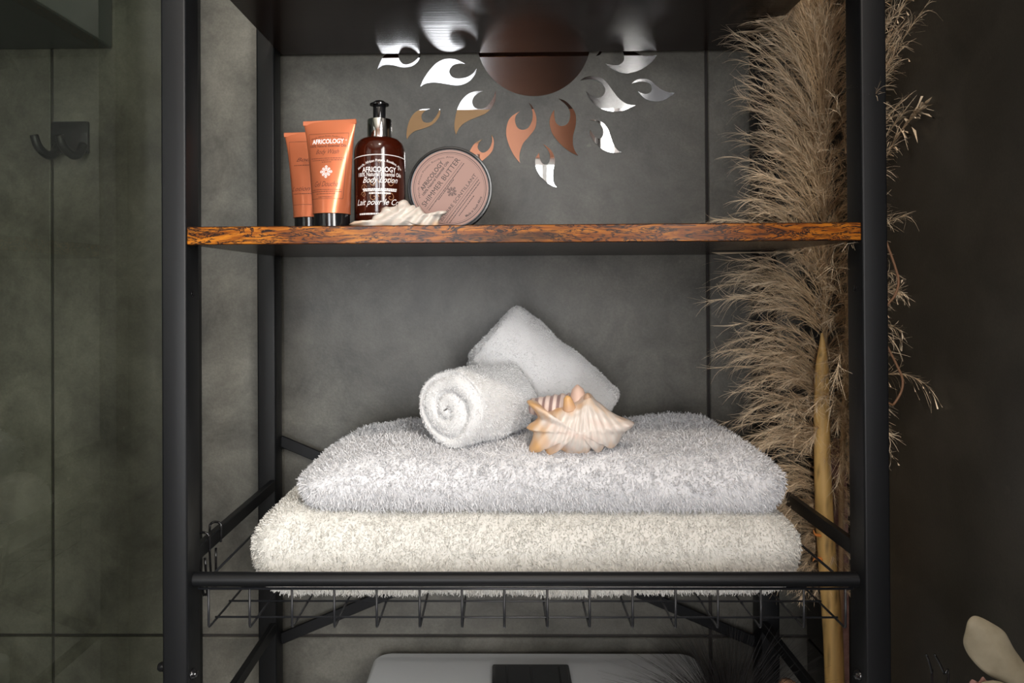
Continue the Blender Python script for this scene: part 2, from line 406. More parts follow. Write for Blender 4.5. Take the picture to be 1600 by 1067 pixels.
# hooks hanging on the left side bar
Xb = XL+PW-.004; zbar = zat(330, 843, Xb)
def clip(y, tilt, label):
    h = .0095; w_ = .0040; r = .0012; L = .045
    pts = []
    for a in np.linspace(0, math.pi, 9): pts.append((math.cos(a)*w_*1.4, 0, h+math.sin(a)*w_))
    path = [(w_*1.4, 0, -h*.6)]+pts+[(-w_*1.4, 0, -h), (-w_*.6, 0, -L), (0, 0, -L-.002), (w_*.4, 0, -L), (w_*.2, 0, -h*1.2)]
    path = np.array(path); path = np.stack([path[:, 0], path[:, 1]+path[:, 2]*tilt, path[:, 2]], 1)+np.array([Xb, y, zbar])
    V, F = tube(catmull(path, 3), r, 8); tag(mk('wire_hook', V, F, M['glossblack']), label, 'hook')
clip(.722, -.10, 'black wire hook on the left side bar, nearer to the front rail')
clip(.752, .08, 'black wire hook on the left side bar, farther back beside the cream towel')

# ------------------------------------------------------------------ towels
def rounded_grid(h, r, n):
    """rounded box surface as a set of grid patches (verts, normals, quads) - half sizes h, radius r, n cells per side"""
    Vs, Ns, Fs, off = [], [], [], 0
    for ax in range(3):
        for sg in (-1, 1):
            a, b_ = [(1, 2), (0, 2), (0, 1)][ax]; na, nb = n[a], n[b_]
            # spacing concentrated in the rounded zones
            def axis_pts(k, m_):
                t = np.linspace(-1, 1, m_+1); return h[k]*np.sign(t)*(1-(1-np.abs(t))**1.0)
            A_, B_ = np.meshgrid(axis_pts(a, na), axis_pts(b_, nb), indexing='ij')
            p = np.zeros((A_.size, 3)); p[:, a] = A_.ravel(); p[:, b_] = B_.ravel(); p[:, ax] = sg*h[ax]
            inner = np.clip(p, -(h-r), h-r); d = (p-inner)/r; L = np.linalg.norm(d, axis=1, keepdims=True); d /= L
            q = inner+d*r
            idx = np.arange((na+1)*(nb+1)).reshape(na+1, nb+1)
            f = np.stack([idx[:-1, :-1], idx[1:, :-1], idx[1:, 1:], idx[:-1, 1:]], -1).reshape(-1, 4)
            n0 = np.cross(q[f[:, 1]]-q[f[:, 0]], q[f[:, 2]]-q[f[:, 1]]); flip = (n0*(d[f[:, 0]])).sum(1) < 0
            f[flip] = f[flip][:, ::-1]
            Vs.append(q); Fs.append(f+off); off += len(q)
    return np.vstack(Vs), np.vstack(Fs)
def fibres(V, F, dens, length, width, lean, comb_f, seed, keep=None, curl=.5):
    """terry pile: short bent loops standing on the surface"""
    r = np.random.default_rng(seed)
    A = V[F[:, 0]]; B = V[F[:, 1]]; Cc = V[F[:, 2]]; Dq = V[F[:, 3]]
    cr = np.cross(Cc-A, Dq-B); ar = np.linalg.norm(cr, axis=1)/2; N = cr/(2*ar[:, None]+1e-15)
    mid = (A+B+Cc+Dq)/4
    if keep is not None: ar = ar*keep(mid, N)
    cnt = r.poisson(ar*dens); fi = np.repeat(np.arange(len(F)), cnt); n = len(fi)
    u, v = r.random((n, 1)), r.random((n, 1))
    p = (A[fi]*(1-u)+B[fi]*u)*(1-v)+(Dq[fi]*(1-u)+Cc[fi]*u)*v; nn = N[fi]
    comb = np.stack([vnoise(p, comb_f, seed+k) for k in range(3)], 1)*lean+r.normal(size=(n, 3))*lean*.55
    comb[:, 2] -= lean*.5
    d = nn+comb; d -= nn*np.minimum((d*nn).sum(1, keepdims=True)-.35, 0); d /= np.linalg.norm(d, axis=1, keepdims=True)
    L = length*(.6+.8*r.random((n, 1)))
    side = np.cross(d, r.normal(size=(n, 3))); side /= np.linalg.norm(side, axis=1, keepdims=True)+1e-9
    bend = r.normal(size=(n, 3))*curl*.4; bend[:, 2] -= curl*.35
    d2 = d+bend; d2 /= np.linalg.norm(d2, axis=1, keepdims=True)
    w_ = width*(.7+.6*r.random((n, 1)))
    root = p-nn*length*.15; m1 = root+d*L*.55; tip = m1+d2*L*.55
    VV = np.stack([root-side*w_*.5, root+side*w_*.5, m1+side*w_*.5, m1-side*w_*.5, tip+side*w_*.32, tip-side*w_*.32], 1).reshape(-1, 3)
    i0 = np.arange(n)[:, None]*6
    FF = np.concatenate([i0+np.array([0, 1, 2, 3]), i0+np.array([3, 2, 4, 5])], 0)
    return VV, FF
def towel_obj(name, V, F, mat, label, fib, group=None):
    VV, FF = fib
    o = mk(name, np.vstack([V, VV]), np.vstack([F, FF+len(V)]), mat, None, True)
    return tag(o, label, 'towel', group)
visible = lambda mid, N: ((N[:, 1] < .35) | (N[:, 2] > .1)).astype(float)*np.where(N[:, 2] < -.8, .15, 1)
# cream towel at the bottom
xl = P(413, 850, .78)[0]; xr = P(1228, 850, .78)[0]
z0 = zfl+.0030; z1 = P(800, 797, .765)[2]+.004
h = np.array([(xr-xl)/2, (.925-.728)/2, (z1-z0)/2]); c0 = np.array([(xl+xr)/2, (.925+.728)/2, (z0+z1)/2])
V, F = rounded_grid(h, .036, (160, 48, 40))
def shape_cream(V):
    q = V.copy(); xn = V[:, 0]/h[0]; zn = V[:, 2]/h[2]
    q[:, 0] += np.sign(V[:, 0])*(np.abs(xn)**6)*(.004*np.sin(zn*2.6+1.0)-.004*np.maximum(-zn-.6, 0)*4)
    q += np.stack([vnoise(V, 9, 3)*.0012, vnoise(V, 8, 4)*.0022, vnoise(V, 7, 5)*.0016], 1)
    q[:, 2] += .004*np.exp(-((xn+.9)/.12)**2)*np.clip(zn, 0, 1)
    q[:, 2] -= np.where(zn < -.5, vnoise(V, 4, 9)*.001, 0)
    return q+c0
V = shape_cream(V)
towel_obj('folded_towel', V, F, M['towel_cream'], 'cream folded bath towel lying in the wire basket, bottom of the stack',
          fibres(V, F, 520000, .0032, .00075, .60, 30, 11, visible, 1.3))
# white towel above it
xl = P(485, 760, .80)[0]; xr = P(1201, 760, .80)[0]
z0 = z1-.0035; z1w = E-.162
h2 = np.array([(xr-xl)/2, (.935-.738)/2, (z1w-z0)/2]); c2 = np.array([(xl+xr)/2, (.935+.738)/2, (z0+z1w)/2])
V, F = rounded_grid(h2, .031, (160, 56, 36))
def shape_white(V):
    q = V.copy(); xn = V[:, 0]/h2[0]; zn = V[:, 2]/h2[2]; yn = V[:, 1]/h2[1]
    q += np.stack([vnoise(V, 8, 13)*.0020, vnoise(V, 7, 14)*.0025, vnoise(V, 6, 15)*.0022], 1)
    up = np.clip(zn, 0, 1)
    q[:, 2] += up*(.010*np.exp(-((xn-.70)/.22)**2)*np.clip(yn+.2, 0, 1.2)+.006*np.exp(-((xn+.55)/.3)**2)*np.clip(yn, 0, 1))
    q[:, 2] -= up*.006*np.clip(-yn-.3, 0, 1)
    q[:, 2] -= up*.014*np.clip((np.abs(xn)-.84)/.16, 0, 1)
    q[:, 2] -= up*.009*np.clip((-xn-.62)/.3, 0, 1)
    q[:, 0] += np.sign(V[:, 0])*np.clip(np.abs(xn)-.8, 0, 1)*.02*(-yn*.3)
    return q+c2
V = shape_white(V)
towel_obj('folded_towel', V, F, M['towel_white'], 'white shaggy folded towel on top of the cream towel',
          fibres(V, F, 480000, .0044, .00085, .65, 34, 12, visible, 1.2))
ztop = z1w
# rolled towels
def rolled(name, a, b_, r, label, seed, turns=2.2, squash=.96, hollow=0.0, taper=0.):
    a = np.array(a); b_ = np.array(b_); ax = b_-a; L = np.linalg.norm(ax); ax /= L
    u = np.array([0, 0, 1.])-ax*ax[2]; u /= np.linalg.norm(u); v = np.cross(ax, u)
    NT = 120; th = np.arange(NT)/NT*2*math.pi
    rings = []  # (radius array, axial)
    pitch = 1/turns
    def cap(rr):
        ph = (rr*turns-th/(2*math.pi)); g = np.abs(np.sin(math.pi*ph))
        gro = (1-g)**2.2
        edge = np.sqrt(np.clip(1-np.clip((rr-.72)/.28, 0, 1)**2, 0, 1))
        return -.010*(1-edge)+(-.0075*gro)*(rr < .97)-hollow*np.clip(.55-rr, 0, 1)*.06
    rad = [.03, .08, .14, .2, .26, .32, .38, .44, .5, .56, .62, .68, .74, .8, .86, .91, .95, .98, 1.0]
    for rr in rad: rings.append((np.full(NT, rr), -cap(np.full(NT, rr)) if True else 0))
    n1 = len(rings)
    for t in np.linspace(.012, L-.012, 26): rings.append((np.ones(NT), np.full(NT, t)))
    for rr in rad[::-1]: rings.append((np.full(NT, rr), L+cap(np.full(NT, rr))))
    V = []
    for i, (rr, t) in enumerate(rings):
        R_ = r*rr*(1+taper*(t/L-.5))
        flap = np.where((th > 2.2), .035*np.exp(-((th-2.2)/.9)), 0)*rr
        R_ = R_*(1+flap)
        V.append(a+t[:, None]*ax+(np.cos(th)*R_*squash)[:, None]*u+(np.sin(th)*R_)[:, None]*v)
    V = np.vstack(V); nr = len(rings); idx = np.arange(nr*NT).reshape(nr, NT); nx = np.roll(idx, -1, 1)
    F = np.stack([idx[:-1], idx[1:], nx[1:], nx[:-1]], -1).reshape(-1, 4)
    V = V+np.stack([vnoise(V, 11, seed+k)*.0018 for k in range(3)], 1)
    n0 = np.cross(V[F[:, 1]]-V[F[:, 0]], V[F[:, 2]]-V[F[:, 1]]); mid = V[F].mean(1)
    k = n1*NT+5; side = mid[k]-(a+ax*((mid[k]-a)@ax))
    if (n0[k]@side) < 0: F = F[:, ::-1].copy()
    return V, F
A1 = P(697, 640, .775); A1[2] = max(A1[2], ztop+.036)
B1 = A1+np.array([.60, .80, 0])*.108
V, F = rolled('r', A1, B1, .0405, '', 31)
towel_obj('rolled_towel', V, F, M['towel_roll'], 'small rolled white towel lying flat with its spiral end facing the front',
          fibres(V, F, 700000, .0019, .00055, .70, 50, 21, None, 1.2))
A2 = P(766, 518, .905); B2 = P(928, 662, .900)
V, F = rolled('r', A2, B2, .0500, '', 37, 1.6, hollow=1, taper=.06)
towel_obj('rolled_towel', V, F, M['towel_roll'], 'larger rolled white towel leaning up behind the small roll',
          fibres(V, F, 650000, .0020, .00055, .75, 50, 22, None, 1.2))

# ------------------------------------------------------------------ sea shells
def star_shell(outline, center, Y, depth, ribs, rib_amp, seed, fan, ring=34, colour=None, shoulder=0.):
    """inflated ribbed body: spiky outline measured at its own distance, domed in front and behind"""
    ctr = P(*center, Y); pts = np.array([P(x, y, Y) for x, y in outline])-ctr
    poly = catmull(pts, 8, True); n = len(poly)
    ang = np.arctan2(poly[:, 2], poly[:, 0]); V = [np.zeros(3)]; S = [0.]; A_ = [0.]
    rad = np.hypot(poly[:, 0], poly[:, 2]); rm = np.convolve(np.r_[rad[-12:], rad, rad[:12]], np.ones(25)/25, 'same')[12:-12]
    front, back = [], []
    for k in range(1, ring+1):
        s_ = (k/ring)**.8
        blend = np.clip((s_-.45)/.55, 0, 1)**1.3
        rr = s_*((1-blend)*np.minimum(rad, rm*1.02)+blend*rad)
        x = np.cos(ang)*rr; z = np.sin(ang)*rr
        dome = np.full(n, depth*math.sqrt(max(1-s_**2.2, 0)))
        fo = P(*fan, Y)-ctr; fph = np.arctan2(z-fo[2], x-fo[0])*ribs; rib = rib_amp*np.cos(fph)*np.clip(1.2-(z/.02), .0, 1)*(1-s_**8)+shoulder*np.exp(-((z-.004)/.0035)**2)*(1-s_**4)
        spike = .0035*np.clip(rad/rm-1.02, 0, 1)*3*(s_**2)*(1-s_**6)
        front.append(np.stack([x, -(dome+rib+spike), z], 1)); back.append(np.stack([x, dome*.75, z], 1))
    V = np.vstack([np.array([[0, -depth-rib_amp*.5, 0]])]+front+[b__ for b__ in back[:-1]][::-1]+[np.array([[0, depth*.75, 0]])])
    F = [(0, 1+j, 1+(j+1) % n) for j in range(n)]
    R_ = ring+ring-1
    for i in range(R_-1):
        for j in range(n):
            a_, b_ = 1+i*n+j, 1+i*n+(j+1) % n; F.append((a_, a_+n, b_+n, b_))
    last = 1+(R_-1)*n; F += [(last+j, len(V)-1, last+(j+1) % n) for j in range(n)]
    r2 = np.hypot(V[:, 0], V[:, 2]); a2 = np.arctan2(V[:, 2], V[:, 0])
    rmax = np.interp(a2, np.sort(ang), rm[np.argsort(ang)], period=2*math.pi); s2 = np.clip(r2/rmax, 0, 1.5)
    V = V+np.stack([vnoise(V, 60, seed+k)*.0004 for k in range(3)], 1)
    white = np.array([.84, .77, .70]); pink = np.array([.72, .50, .42]); orange = np.array([.78, .42, .14])
    if colour == 'pale': white = np.array([.60, .56, .50]); orange = np.array([.70, .38, .16])
    tnoise = vnoise(V, 45, seed+7)*.18
    t1 = np.clip((s2+tnoise-.70-V[:, 0]*5)/.50, 0, 1)[:, None]*.85
    if colour == 'pale': t1 = np.clip((s2+tnoise-.62)/.35, 0, 1)[:, None]*np.clip(.15-V[:, 2:3]*110, .0, .9)
    fo = P(*fan, Y)-ctr; stripes = (.5+.5*np.cos(np.arctan2(V[:, 2]-fo[2], V[:, 0]-fo[0])*ribs*2+vnoise(V, 30, seed+5)))[:, None]*.25
    colr = white*(1-stripes)+pink*stripes; colr = colr*(1-t1)+orange*t1
    if colour != 'pale': 
        tt = np.clip((vnoise(V, 28, seed+9)-.1)*1.2, 0, 1)[:, None]*.45*(1-t1); colr = colr*(1-tt)+pink*tt
    return V+ctr, F, colr, ctr
def knob_cone(base, tip, r0, r1, n=20, ribs=0, amp=0, seed=0, m_=14, stripe=False):
    base = np.array(base); tip = np.array(tip); ax = tip-base; L = np.linalg.norm(ax); ax /= L
    t_ = np.linspace(0, 1, m_); path = base+t_[:, None]*(tip-base)
    rr = r0+(r1-r0)*t_**1.2; rr[-1] = r1*.25; rr[-2] = r1*.8
    if ribs: rr = rr*(1+amp*np.cos(t_*ribs*2*math.pi))
    V, F = tube(path, rr, n)
    tt = np.repeat(t_, n)
    return V, F, tt
sh = thing('spiked_shell', tuple(P(905, 706, .765)), 'cream and orange spiked conch shell lying on the white towel', 'shell')
out1 = [(840, 652), (826, 664), (823, 669), (833, 674), (831, 685), (826, 702), (834, 706), (844, 697), (850, 698), (854, 711), (862, 706), (868, 699), (885, 706),
        (900, 708), (917, 706), (924, 699), (932, 706), (940, 702), (946, 696), (957, 699), (966, 690), (974, 676), (986, 668), (991, 661), (984, 656), (972, 652),
        (955, 643), (940, 632), (930, 624), (921, 614), (912, 618), (903, 626), (890, 632), (872, 636), (858, 643), (850, 638), (838, 628), (826, 625), (824, 630), (834, 641)]
V, F, colr, ctr = star_shell(out1, (900, 668), .765, .026, 46, .0012, 5, (908, 585))
mk('body_whorl', V, F, M['shell'], sh, True, col=colr)
b0 = P(888, 640, .775); t0 = P(826, 634, .783); V, F, tt = knob_cone(b0, t0, .0165, .007, 28, 5.5, .045, m_=46)
cs = np.where((np.sin(tt*34) > .25)[:, None], np.array([.36, .25, .24]), np.array([.72, .58, .52])); mk('spire', V, F, M['shell'], sh, True, col=cs)
b0 = P(905, 645, .775); t0 = P(902, 601, .776); V, F, tt = knob_cone(b0, t0, .0125, .0042, 24)
cs = (1-tt[:, None])*np.array([.74, .55, .47])+tt[:, None]*np.array([.74, .52, .42]); mk('knob', V, F, M['shell'], sh, True, col=cs)
b0 = P(890, 640, .755); t0 = P(886, 618, .752); V, F, tt = knob_cone(b0, t0, .0068, .0030, 18)
cs = (1-tt[:, None])*np.array([.66, .42, .28])+tt[:, None]*np.array([.80, .46, .18]); mk('knob', V, F, M['shell'], sh, True, col=cs)
b0 = P(920, 642, .756); t0 = P(917, 614, .757); V, F, tt = knob_cone(b0, t0, .0075, .0022, 18)
cs = (1-tt[:, None])*np.array([.60, .40, .30])+tt[:, None]*np.array([.50, .33, .22]); mk('knob', V, F, M['shell'], sh, True, col=cs)

out2 = [(545, 351), (552, 346.5), (562, 345.5), (574, 344.5), (581, 343.5), (584, 338), (594, 332), (598, 326), (603, 322), (610, 323.5), (620, 320.5), (624, 315), (630, 312.5), (636, 314.5), (640, 320.5),
        (647, 320), (650, 325), (656, 323), (659, 329), (665, 333.5), (675, 335), (688, 331.5), (696, 329.5), (698, 333), (690, 338), (687, 345), (684, 356), (668, 358), (658, 350), (652, 357), (640, 359),
        (625, 360), (610, 360), (590, 360), (570, 358), (556, 355)]
sh2 = thing('conch_shell', tuple(P(625, 356, .705)), 'pale ridged conch shell lying at the shelf edge in front of the pump bottle', 'shell')
V, F, colr, ctr = star_shell(out2, (628, 344), .706, .013, 52, .0016, 55, (735, 255), colour='pale')
k_ = V[:, 2] < zs+.0004; V[k_, 2] = zs+.0004
mk('body_whorl', V, F, M['shell'], sh2, True, col=colr)
b0 = P(640, 336, .712); t0 = P(630, 316, .716); V, F, tt = knob_cone(b0, t0, .007, .0028, 18)
cs = (1-tt[:, None])*np.array([.80, .74, .66])+tt[:, None]*np.array([.80, .62, .38]); mk('knob', V, F, M['shell'], sh2, True, col=cs)

# ------------------------------------------------------------------ lettering
def text_mesh(txt, size, shear=0., bold=0., spacing=1., align='CENTER'):
    cu = bpy.data.curves.new('t', 'FONT'); cu.body = txt; cu.size = size; cu.shear = shear; cu.offset = bold; cu.space_character = spacing
    cu.align_x = align; cu.resolution_u = 3; cu.align_y = 'CENTER'
    o = bpy.data.objects.new('t', cu); C.objects.link(o)
    dg = bpy.context.evaluated_depsgraph_get(); me = bpy.data.meshes.new_from_object(o.evaluated_get(dg))
    V = np.array([v.co[:] for v in me.vertices]); F = [tuple(p.vertices) for p in me.polygons]
    bpy.data.objects.remove(o); bpy.data.curves.remove(cu); bpy.data.meshes.remove(me)
    return V, F
def fit(txt, w_, h_, **k):
    """text scaled to an exact width and capital height (flat, centred)"""
    V, F = text_mesh(txt, 1, **k)
    if len(V) == 0: return V, F
    mn, mx_ = V.min(0), V.max(0); V = V-(mn+mx_)/2
    V[:, 0] *= w_/(mx_[0]-mn[0]); V[:, 1] *= h_/(mx_[1]-mn[1]); return V, F
def dashes(w_, h_, seed):      # text too small to read: short broken strokes
    r = np.random.default_rng(seed); x = -w_/2; parts = []
    while x < w_/2:
        l = r.uniform(.0006, .0022); x2 = min(x+l, w_/2)
        parts.append((np.array([(x, -h_/2, 0), (x2, -h_/2, 0), (x2, h_/2, 0), (x, h_/2, 0)]), [(0, 1, 2, 3)])); x = x2+.0004
    return join(parts)
def line2(pts, w_):
    pts = np.array(pts, float); parts = []
    for a, b_ in zip(pts[:-1], pts[1:]):
        d = b_-a; d /= np.linalg.norm(d)+1e-12; n_ = np.array([-d[1], d[0]])*w_/2
        q = np.array([a-n_, b_-n_, b_+n_, a+n_]); parts.append((np.c_[q, np.zeros(4)], [(0, 1, 2, 3)]))
    return join(parts)
def at2(VF, x, y, rot=0):
    V, F = VF; c_, s_ = math.cos(rot), math.sin(rot)
    return np.stack([c_*V[:, 0]-s_*V[:, 1]+x, s_*V[:, 0]+c_*V[:, 1]+y, V[:, 2]], 1), F
def arc2(VF, R_, cx_, cy_, a0=math.pi/2, up=True):
    V, F = VF
    if up: th = a0-V[:, 0]/R_; rr = R_+V[:, 1]
    else: th = a0+V[:, 0]/R_; rr = R_-V[:, 1]
    return np.stack([cx_+rr*np.cos(th), cy_+rr*np.sin(th), V[:, 2]], 1), F
def emblem(sz):
    parts = []
    for k in range(8):
        a = k*math.pi/4; L = sz*(.5 if k % 2 == 0 else .40)
        parts.append(line2([(.12*sz*math.cos(a), .12*sz*math.sin(a)), (L*math.cos(a), L*math.sin(a))], sz*.05))
        cc = np.array([L*math.cos(a), L*math.sin(a)])*.82; t_ = np.linspace(0, 2*math.pi, 9)
        parts.append(line2(np.c_[cc[0]+sz*.10*np.cos(t_), cc[1]+sz*.10*np.sin(t_)], sz*.035))
    t_ = np.linspace(0, 2*math.pi, 17)
    for q in (.13, .26): parts.append(line2(np.c_[q*sz*np.cos(t_), q*sz*np.sin(t_)], sz*.04))
    return join(parts)
def scroll(sz, flip=1):
    t_ = np.linspace(0, 2.6*math.pi, 30); r = sz*(1-t_/(2.9*math.pi)); return line2(np.c_[flip*r*np.cos(t_), r*np.sin(t_)], sz*.09)

# ------------------------------------------------------------------ pump bottle
BYo = .7455; bc = P(593.5, 300, BYo); bc[2] = zs+.0003
def hz(py, Y=BYo): return P(593, py, Y)[2]-zs
Rb = 40.3/FPX*BYo*.992
bt = thing('pump_bottle', tuple(bc), 'amber brown pump bottle with white lettering and silver collar', 'bottle')
zsh = hz(243); zne = hz(217); zc1 = hz(188); zp = hz(166)
prof = [(Rb*.80, 0), (Rb*.93, .0006), (Rb, .003), (Rb, zsh*.5), (Rb, zsh)]
for a in np.linspace(0, 1, 9)[1:]:
    prof.append((Rb*(.42+.58*math.cos(a*math.pi/2)**.75) if a < 1 else Rb*.42, zsh+(zne-zsh)*math.sin(a*math.pi/2)))
prof.append((Rb*.40, zne+.003))
V, F = lathe(prof, bc, 72); mk('body', V, F, M['amber'], bt, True, sharp=60)
rc = 19.2/FPX*BYo; V, F = lathe([(rc*.9, zne-.0005), (rc, zne), (rc, zc1-.0008), (rc*.97, zc1), (rc*.55, zc1+.0004)], bc, 48); mk('collar', V, F, M['chrome'], bt, True, sharp=40)
rp = 10/FPX*BYo; V, F = lathe([(rp, zc1), (rp, zp), (rp*.9, zp+.001)], bc, 32); pump = mk('pump_stem', V, F, M['glossblack'], bt, True, sharp=40)
rh = 15/FPX*BYo; ztp = hz(157.5)
V, F = lathe([(rp*.9, zp), (rh, zp+.0004), (rh*1.0, zp+.0018), (rh*.80, zp+(ztp-zp)*.5), (rh*.5, zp+(ztp-zp)*.85), (rh*.2, ztp)], bc, 32)
hd = mk('pump_head', V, F, M['glossblack'], bt, True, sharp=50)
V, F = tube([bc+np.array([0, .002, zp+.002]), bc+np.array([-.003, .014, zp+.002]), bc+np.array([-.004, .021, zp+.0005])], [.0032, .0030, .0024], 14); mk('nozzle', V, F, M['glossblack'], hd)
def cyl_map(V, R_, c0, z0, rot):
    th = V[:, 0]/R_+rot; return np.stack([c0[0]+R_*np.sin(th), c0[1]-R_*np.cos(th), z0+V[:, 1]], 1)
k = BYo/FPX       # metres per photo pixel at the bottle
fa = -(593-783)/1200*0.9  # the label is turned slightly
def blab(items, mat, name):
    V, F = join(items); V = cyl_map(V, Rb+.00018, bc, zs, .16); mk(name, V, F, mat, bt, False)
def bz(py): return hz(py+1.5, BYo-.02)
items = [at2(line2([(x, .0012*math.cos(x/.016)) for x in np.linspace(-.040, .040, 40)], .0007), 0, bz(243)),
         at2(fit('AFRICOLOGY', 50*k*1.1, 8.2*k, bold=.014), -.0008, bz(264)),
         at2(fit('\u00ae', 3*k, 3*k), .0195, bz(262)), at2(fit('100% Natural Essential Oils', 66*k*1.12, 6.0*k, bold=.008), 0, bz(271.5)),
         at2(fit('Body Lotion', 52*k*1.1, 12*k, shear=.45, bold=.0), .0005, bz(281.5)),
         at2(dashes(56*k, 2.2*k, 1), 0, bz(294.5)), at2(dashes(54*k, 2.0*k, 11), 0, bz(297)), at2(dashes(34*k, 2.4*k, 2), 0, bz(301)),
         at2(fit('Lait pour le Corps', 78*k*1.12, 12*k, shear=.45, bold=.0), .002, bz(316)),
         at2(dashes(70*k, 2.6*k, 3), 0, bz(333)),
         arc2(fit('Marula, African Potato, Rooibos, Aloe', 72*k*1.12, 4.6*k, bold=.01), .040, 0, bz(250)-.040)]
blab(items, M['inkwhite'], 'lettering')
gold = [at2(scroll(5.5*k, 1), -.0165, bz(292)), at2(scroll(5*k, -1), -.0165, bz(303)), at2(scroll(8*k), -.006, bz(307)), at2(scroll(8*k, -1), .010, bz(307)), at2(scroll(8*k), -.006, bz(285)), at2(scroll(8*k, -1), .010, bz(285)),
        at2(scroll(4*k), 0, bz(252)), at2(scroll(5*k), .003, bz(328))]
V, F = join(gold); V = cyl_map(V, Rb+.00010, bc, zs, .16); mk('scroll_ornament', V, F, M['inkgold'], bt, False)

# ------------------------------------------------------------------ squeeze tubes
def tube_bottle(base, top_w, bot_w, z_b, z_t, rot, label, content, lean=0., seed=0):
    t = thing('squeeze_tube', tuple(base), label, 'tube')
    NZ, NTt = 26, 64; V = []
    def radii(u):          # u 0 bottom..1 top
        a = bot_w/2+(top_w/2-bot_w/2)*(u**1.0)*.72+(top_w/2-bot_w/2)*.28*u**5
        b_ = bot_w/2*(1-u)**.85*1.0+.0009
        return a, b_
    for i in range(NZ+1):
        u = i/NZ; a, b_ = radii(u); z = z_b+(z_t-z_b)*u
        e = 1.0
        for j in range(NTt):
            th = 2*math.pi*j/NTt; V.append((a*math.cos(th), b_*math.sin(th)*e, z))
    F = []
    for i in range(NZ):
        for j in range(NTt):
            q, w2 = i*NTt+j, i*NTt+(j+1) % NTt; F.append((q, w2, w2+NTt, q+NTt))
    F.append(tuple(range(NTt))[::-1]); F.append(tuple(range(NZ*NTt, (NZ+1)*NTt)))
    def place(V):
        V = np.asarray(V, float).copy(); V[:, 0] += V[:, 2]*lean
        V = rotz(V, rot, np.zeros(3)); return V+np.array([base[0], base[1], zs])
    mk('body', place(V), F, M['tube'], t, True, sharp=60)
    V, F = bbox((-top_w/2, -.0011, z_t-.0042), (top_w/2, .0011, z_t+.0004), .0004, 1); mk('crimp', place(V), F, M['tube'], t, False)
    V, F = lathe([(bot_w/2*.93, .0004), (bot_w/2*.96, .001), (bot_w/2*.96, z_b-.0004), (bot_w/2*.90, z_b+.0006)], (0, 0, 0), 56); mk('cap', place(V), F, M['glossblack'], t, True, sharp=40)
    def surf(VF):
        V, F = VF; o = []
        for x, z, _ in V:
            u = min(max((z-z_b)/(z_t-z_b), 0), 1); a, b_ = radii(u); xx = min(max(x/a, -.98), .98)
            o.append((x, -(b_*math.sqrt(1-xx*xx)+.00022), z))
        return place(o), F
    for nm, mat, items in content:
        V, F = surf(join(items)); mk(nm, V, F, mat, t, False)
    return t
Y1 = .722; kk = Y1/FPX
def tz(py, Y=Y1): return P(515, py, Y)[2]-zs
b1 = P(519, 345, Y1); zb_ = tz(334, Y1-.008); zt_ = tz(188.5)
def outline(wt, wb, z0, z1, w_, bend=0):
    pts = [(-wb/2, z0+bend)]+[(-wt/2+(1-u)*(wt/2-wb/2), z0+(z1-z0)*u) for u in np.linspace(.0, 1, 8)]
    L = [line2([(-wb/2+(wb)*u, z0) for u in np.linspace(0, 1, 24)], w_), line2([(-wt/2+wt*u, z1) for u in np.linspace(0, 1, 24)], w_)]
    for sg in (-1, 1): L.append(line2([(sg*(wb/2+(wt/2-wb/2)*u), z0+(z1-z0)*u) for u in np.linspace(0, 1, 12)], w_))
    return L
frame = outline(66*kk, 50*kk, tz(313), tz(210), .00035)
dark = [at2(fit('100% Natural Essential Oils', 60*kk, 4.4*kk, bold=.02), 0, tz(229.5)),
        at2(fit('Body Wash', 38*kk, 9.5*kk, shear=.45), 0, tz(240)),
        at2(dashes(54*kk, 1.1*kk, 5), 0, tz(249.5)), at2(dashes(50*kk, 1.1*kk, 6), 0, tz(252.5)), at2(dashes(16*kk, 1.0*kk, 7), 0, tz(255.5)),
        at2(fit('Gel Douche', 38*kk, 8.5*kk, shear=.45), 0, tz(290)),
        at2(dashes(46*kk, 1.1*kk, 8), 0, tz(299)), at2(dashes(48*kk, 1.1*kk, 9), 0, tz(302)), at2(dashes(30*kk, 1.0*kk, 10), 0, tz(305.5)), at2(dashes(22*kk, 1.2*kk, 12), 0, tz(310.5)),
        arc2(fit('Marula, African Potato, Rooibos, Aloe', 56*kk, 3*kk), .050, 0, tz(214)-.050)]+frame
white = [at2(fit('AFRICOLOGY', 52*kk, 7.5*kk, bold=.02), 0, tz(222.5)), at2(fit('\u00ae', 2.6*kk, 2.6*kk), .0175, tz(221))]
emb = [at2(emblem(19*kk), 0, tz(271))]
tube_bottle((b1[0], Y1, zs), .0530, .0350, zb_, zt_, -.17, 'copper orange squeeze tube reading Body Wash, nearest the front at left',
            [('lettering', M['inkbrown'], dark), ('lettering', M['inkwhite'], white), ('emblem', M['inkwhite'], emb)], lean=-.02)
Y2 = .765; kk = Y2/FPX
def tz2(py): return P(485, py, Y2)[2]-zs
b2 = P(487, 345, Y2)
dark2 = [at2(fit('Body', 30*kk, 8*kk, shear=.45), -.002, tz2(252)), at2(fit('Lotion', 32*kk, 7*kk, shear=.45), -.006, tz2(297)), at2(dashes(44*kk, 1.1*kk, 15), 0, tz2(305)), at2(dashes(44*kk, 1.1*kk, 16), 0, tz2(260))]+outline(64*kk, 48*kk, tz2(322), tz2(222), .00035)
tube_bottle((b2[0], Y2, zs), .0525, .0345, tz2(341), tz2(207), -.10, 'copper orange squeeze tube half hidden behind the front tube, leftmost on the shelf',
            [('lettering', M['inkbrown'], dark2)], lean=-.02)

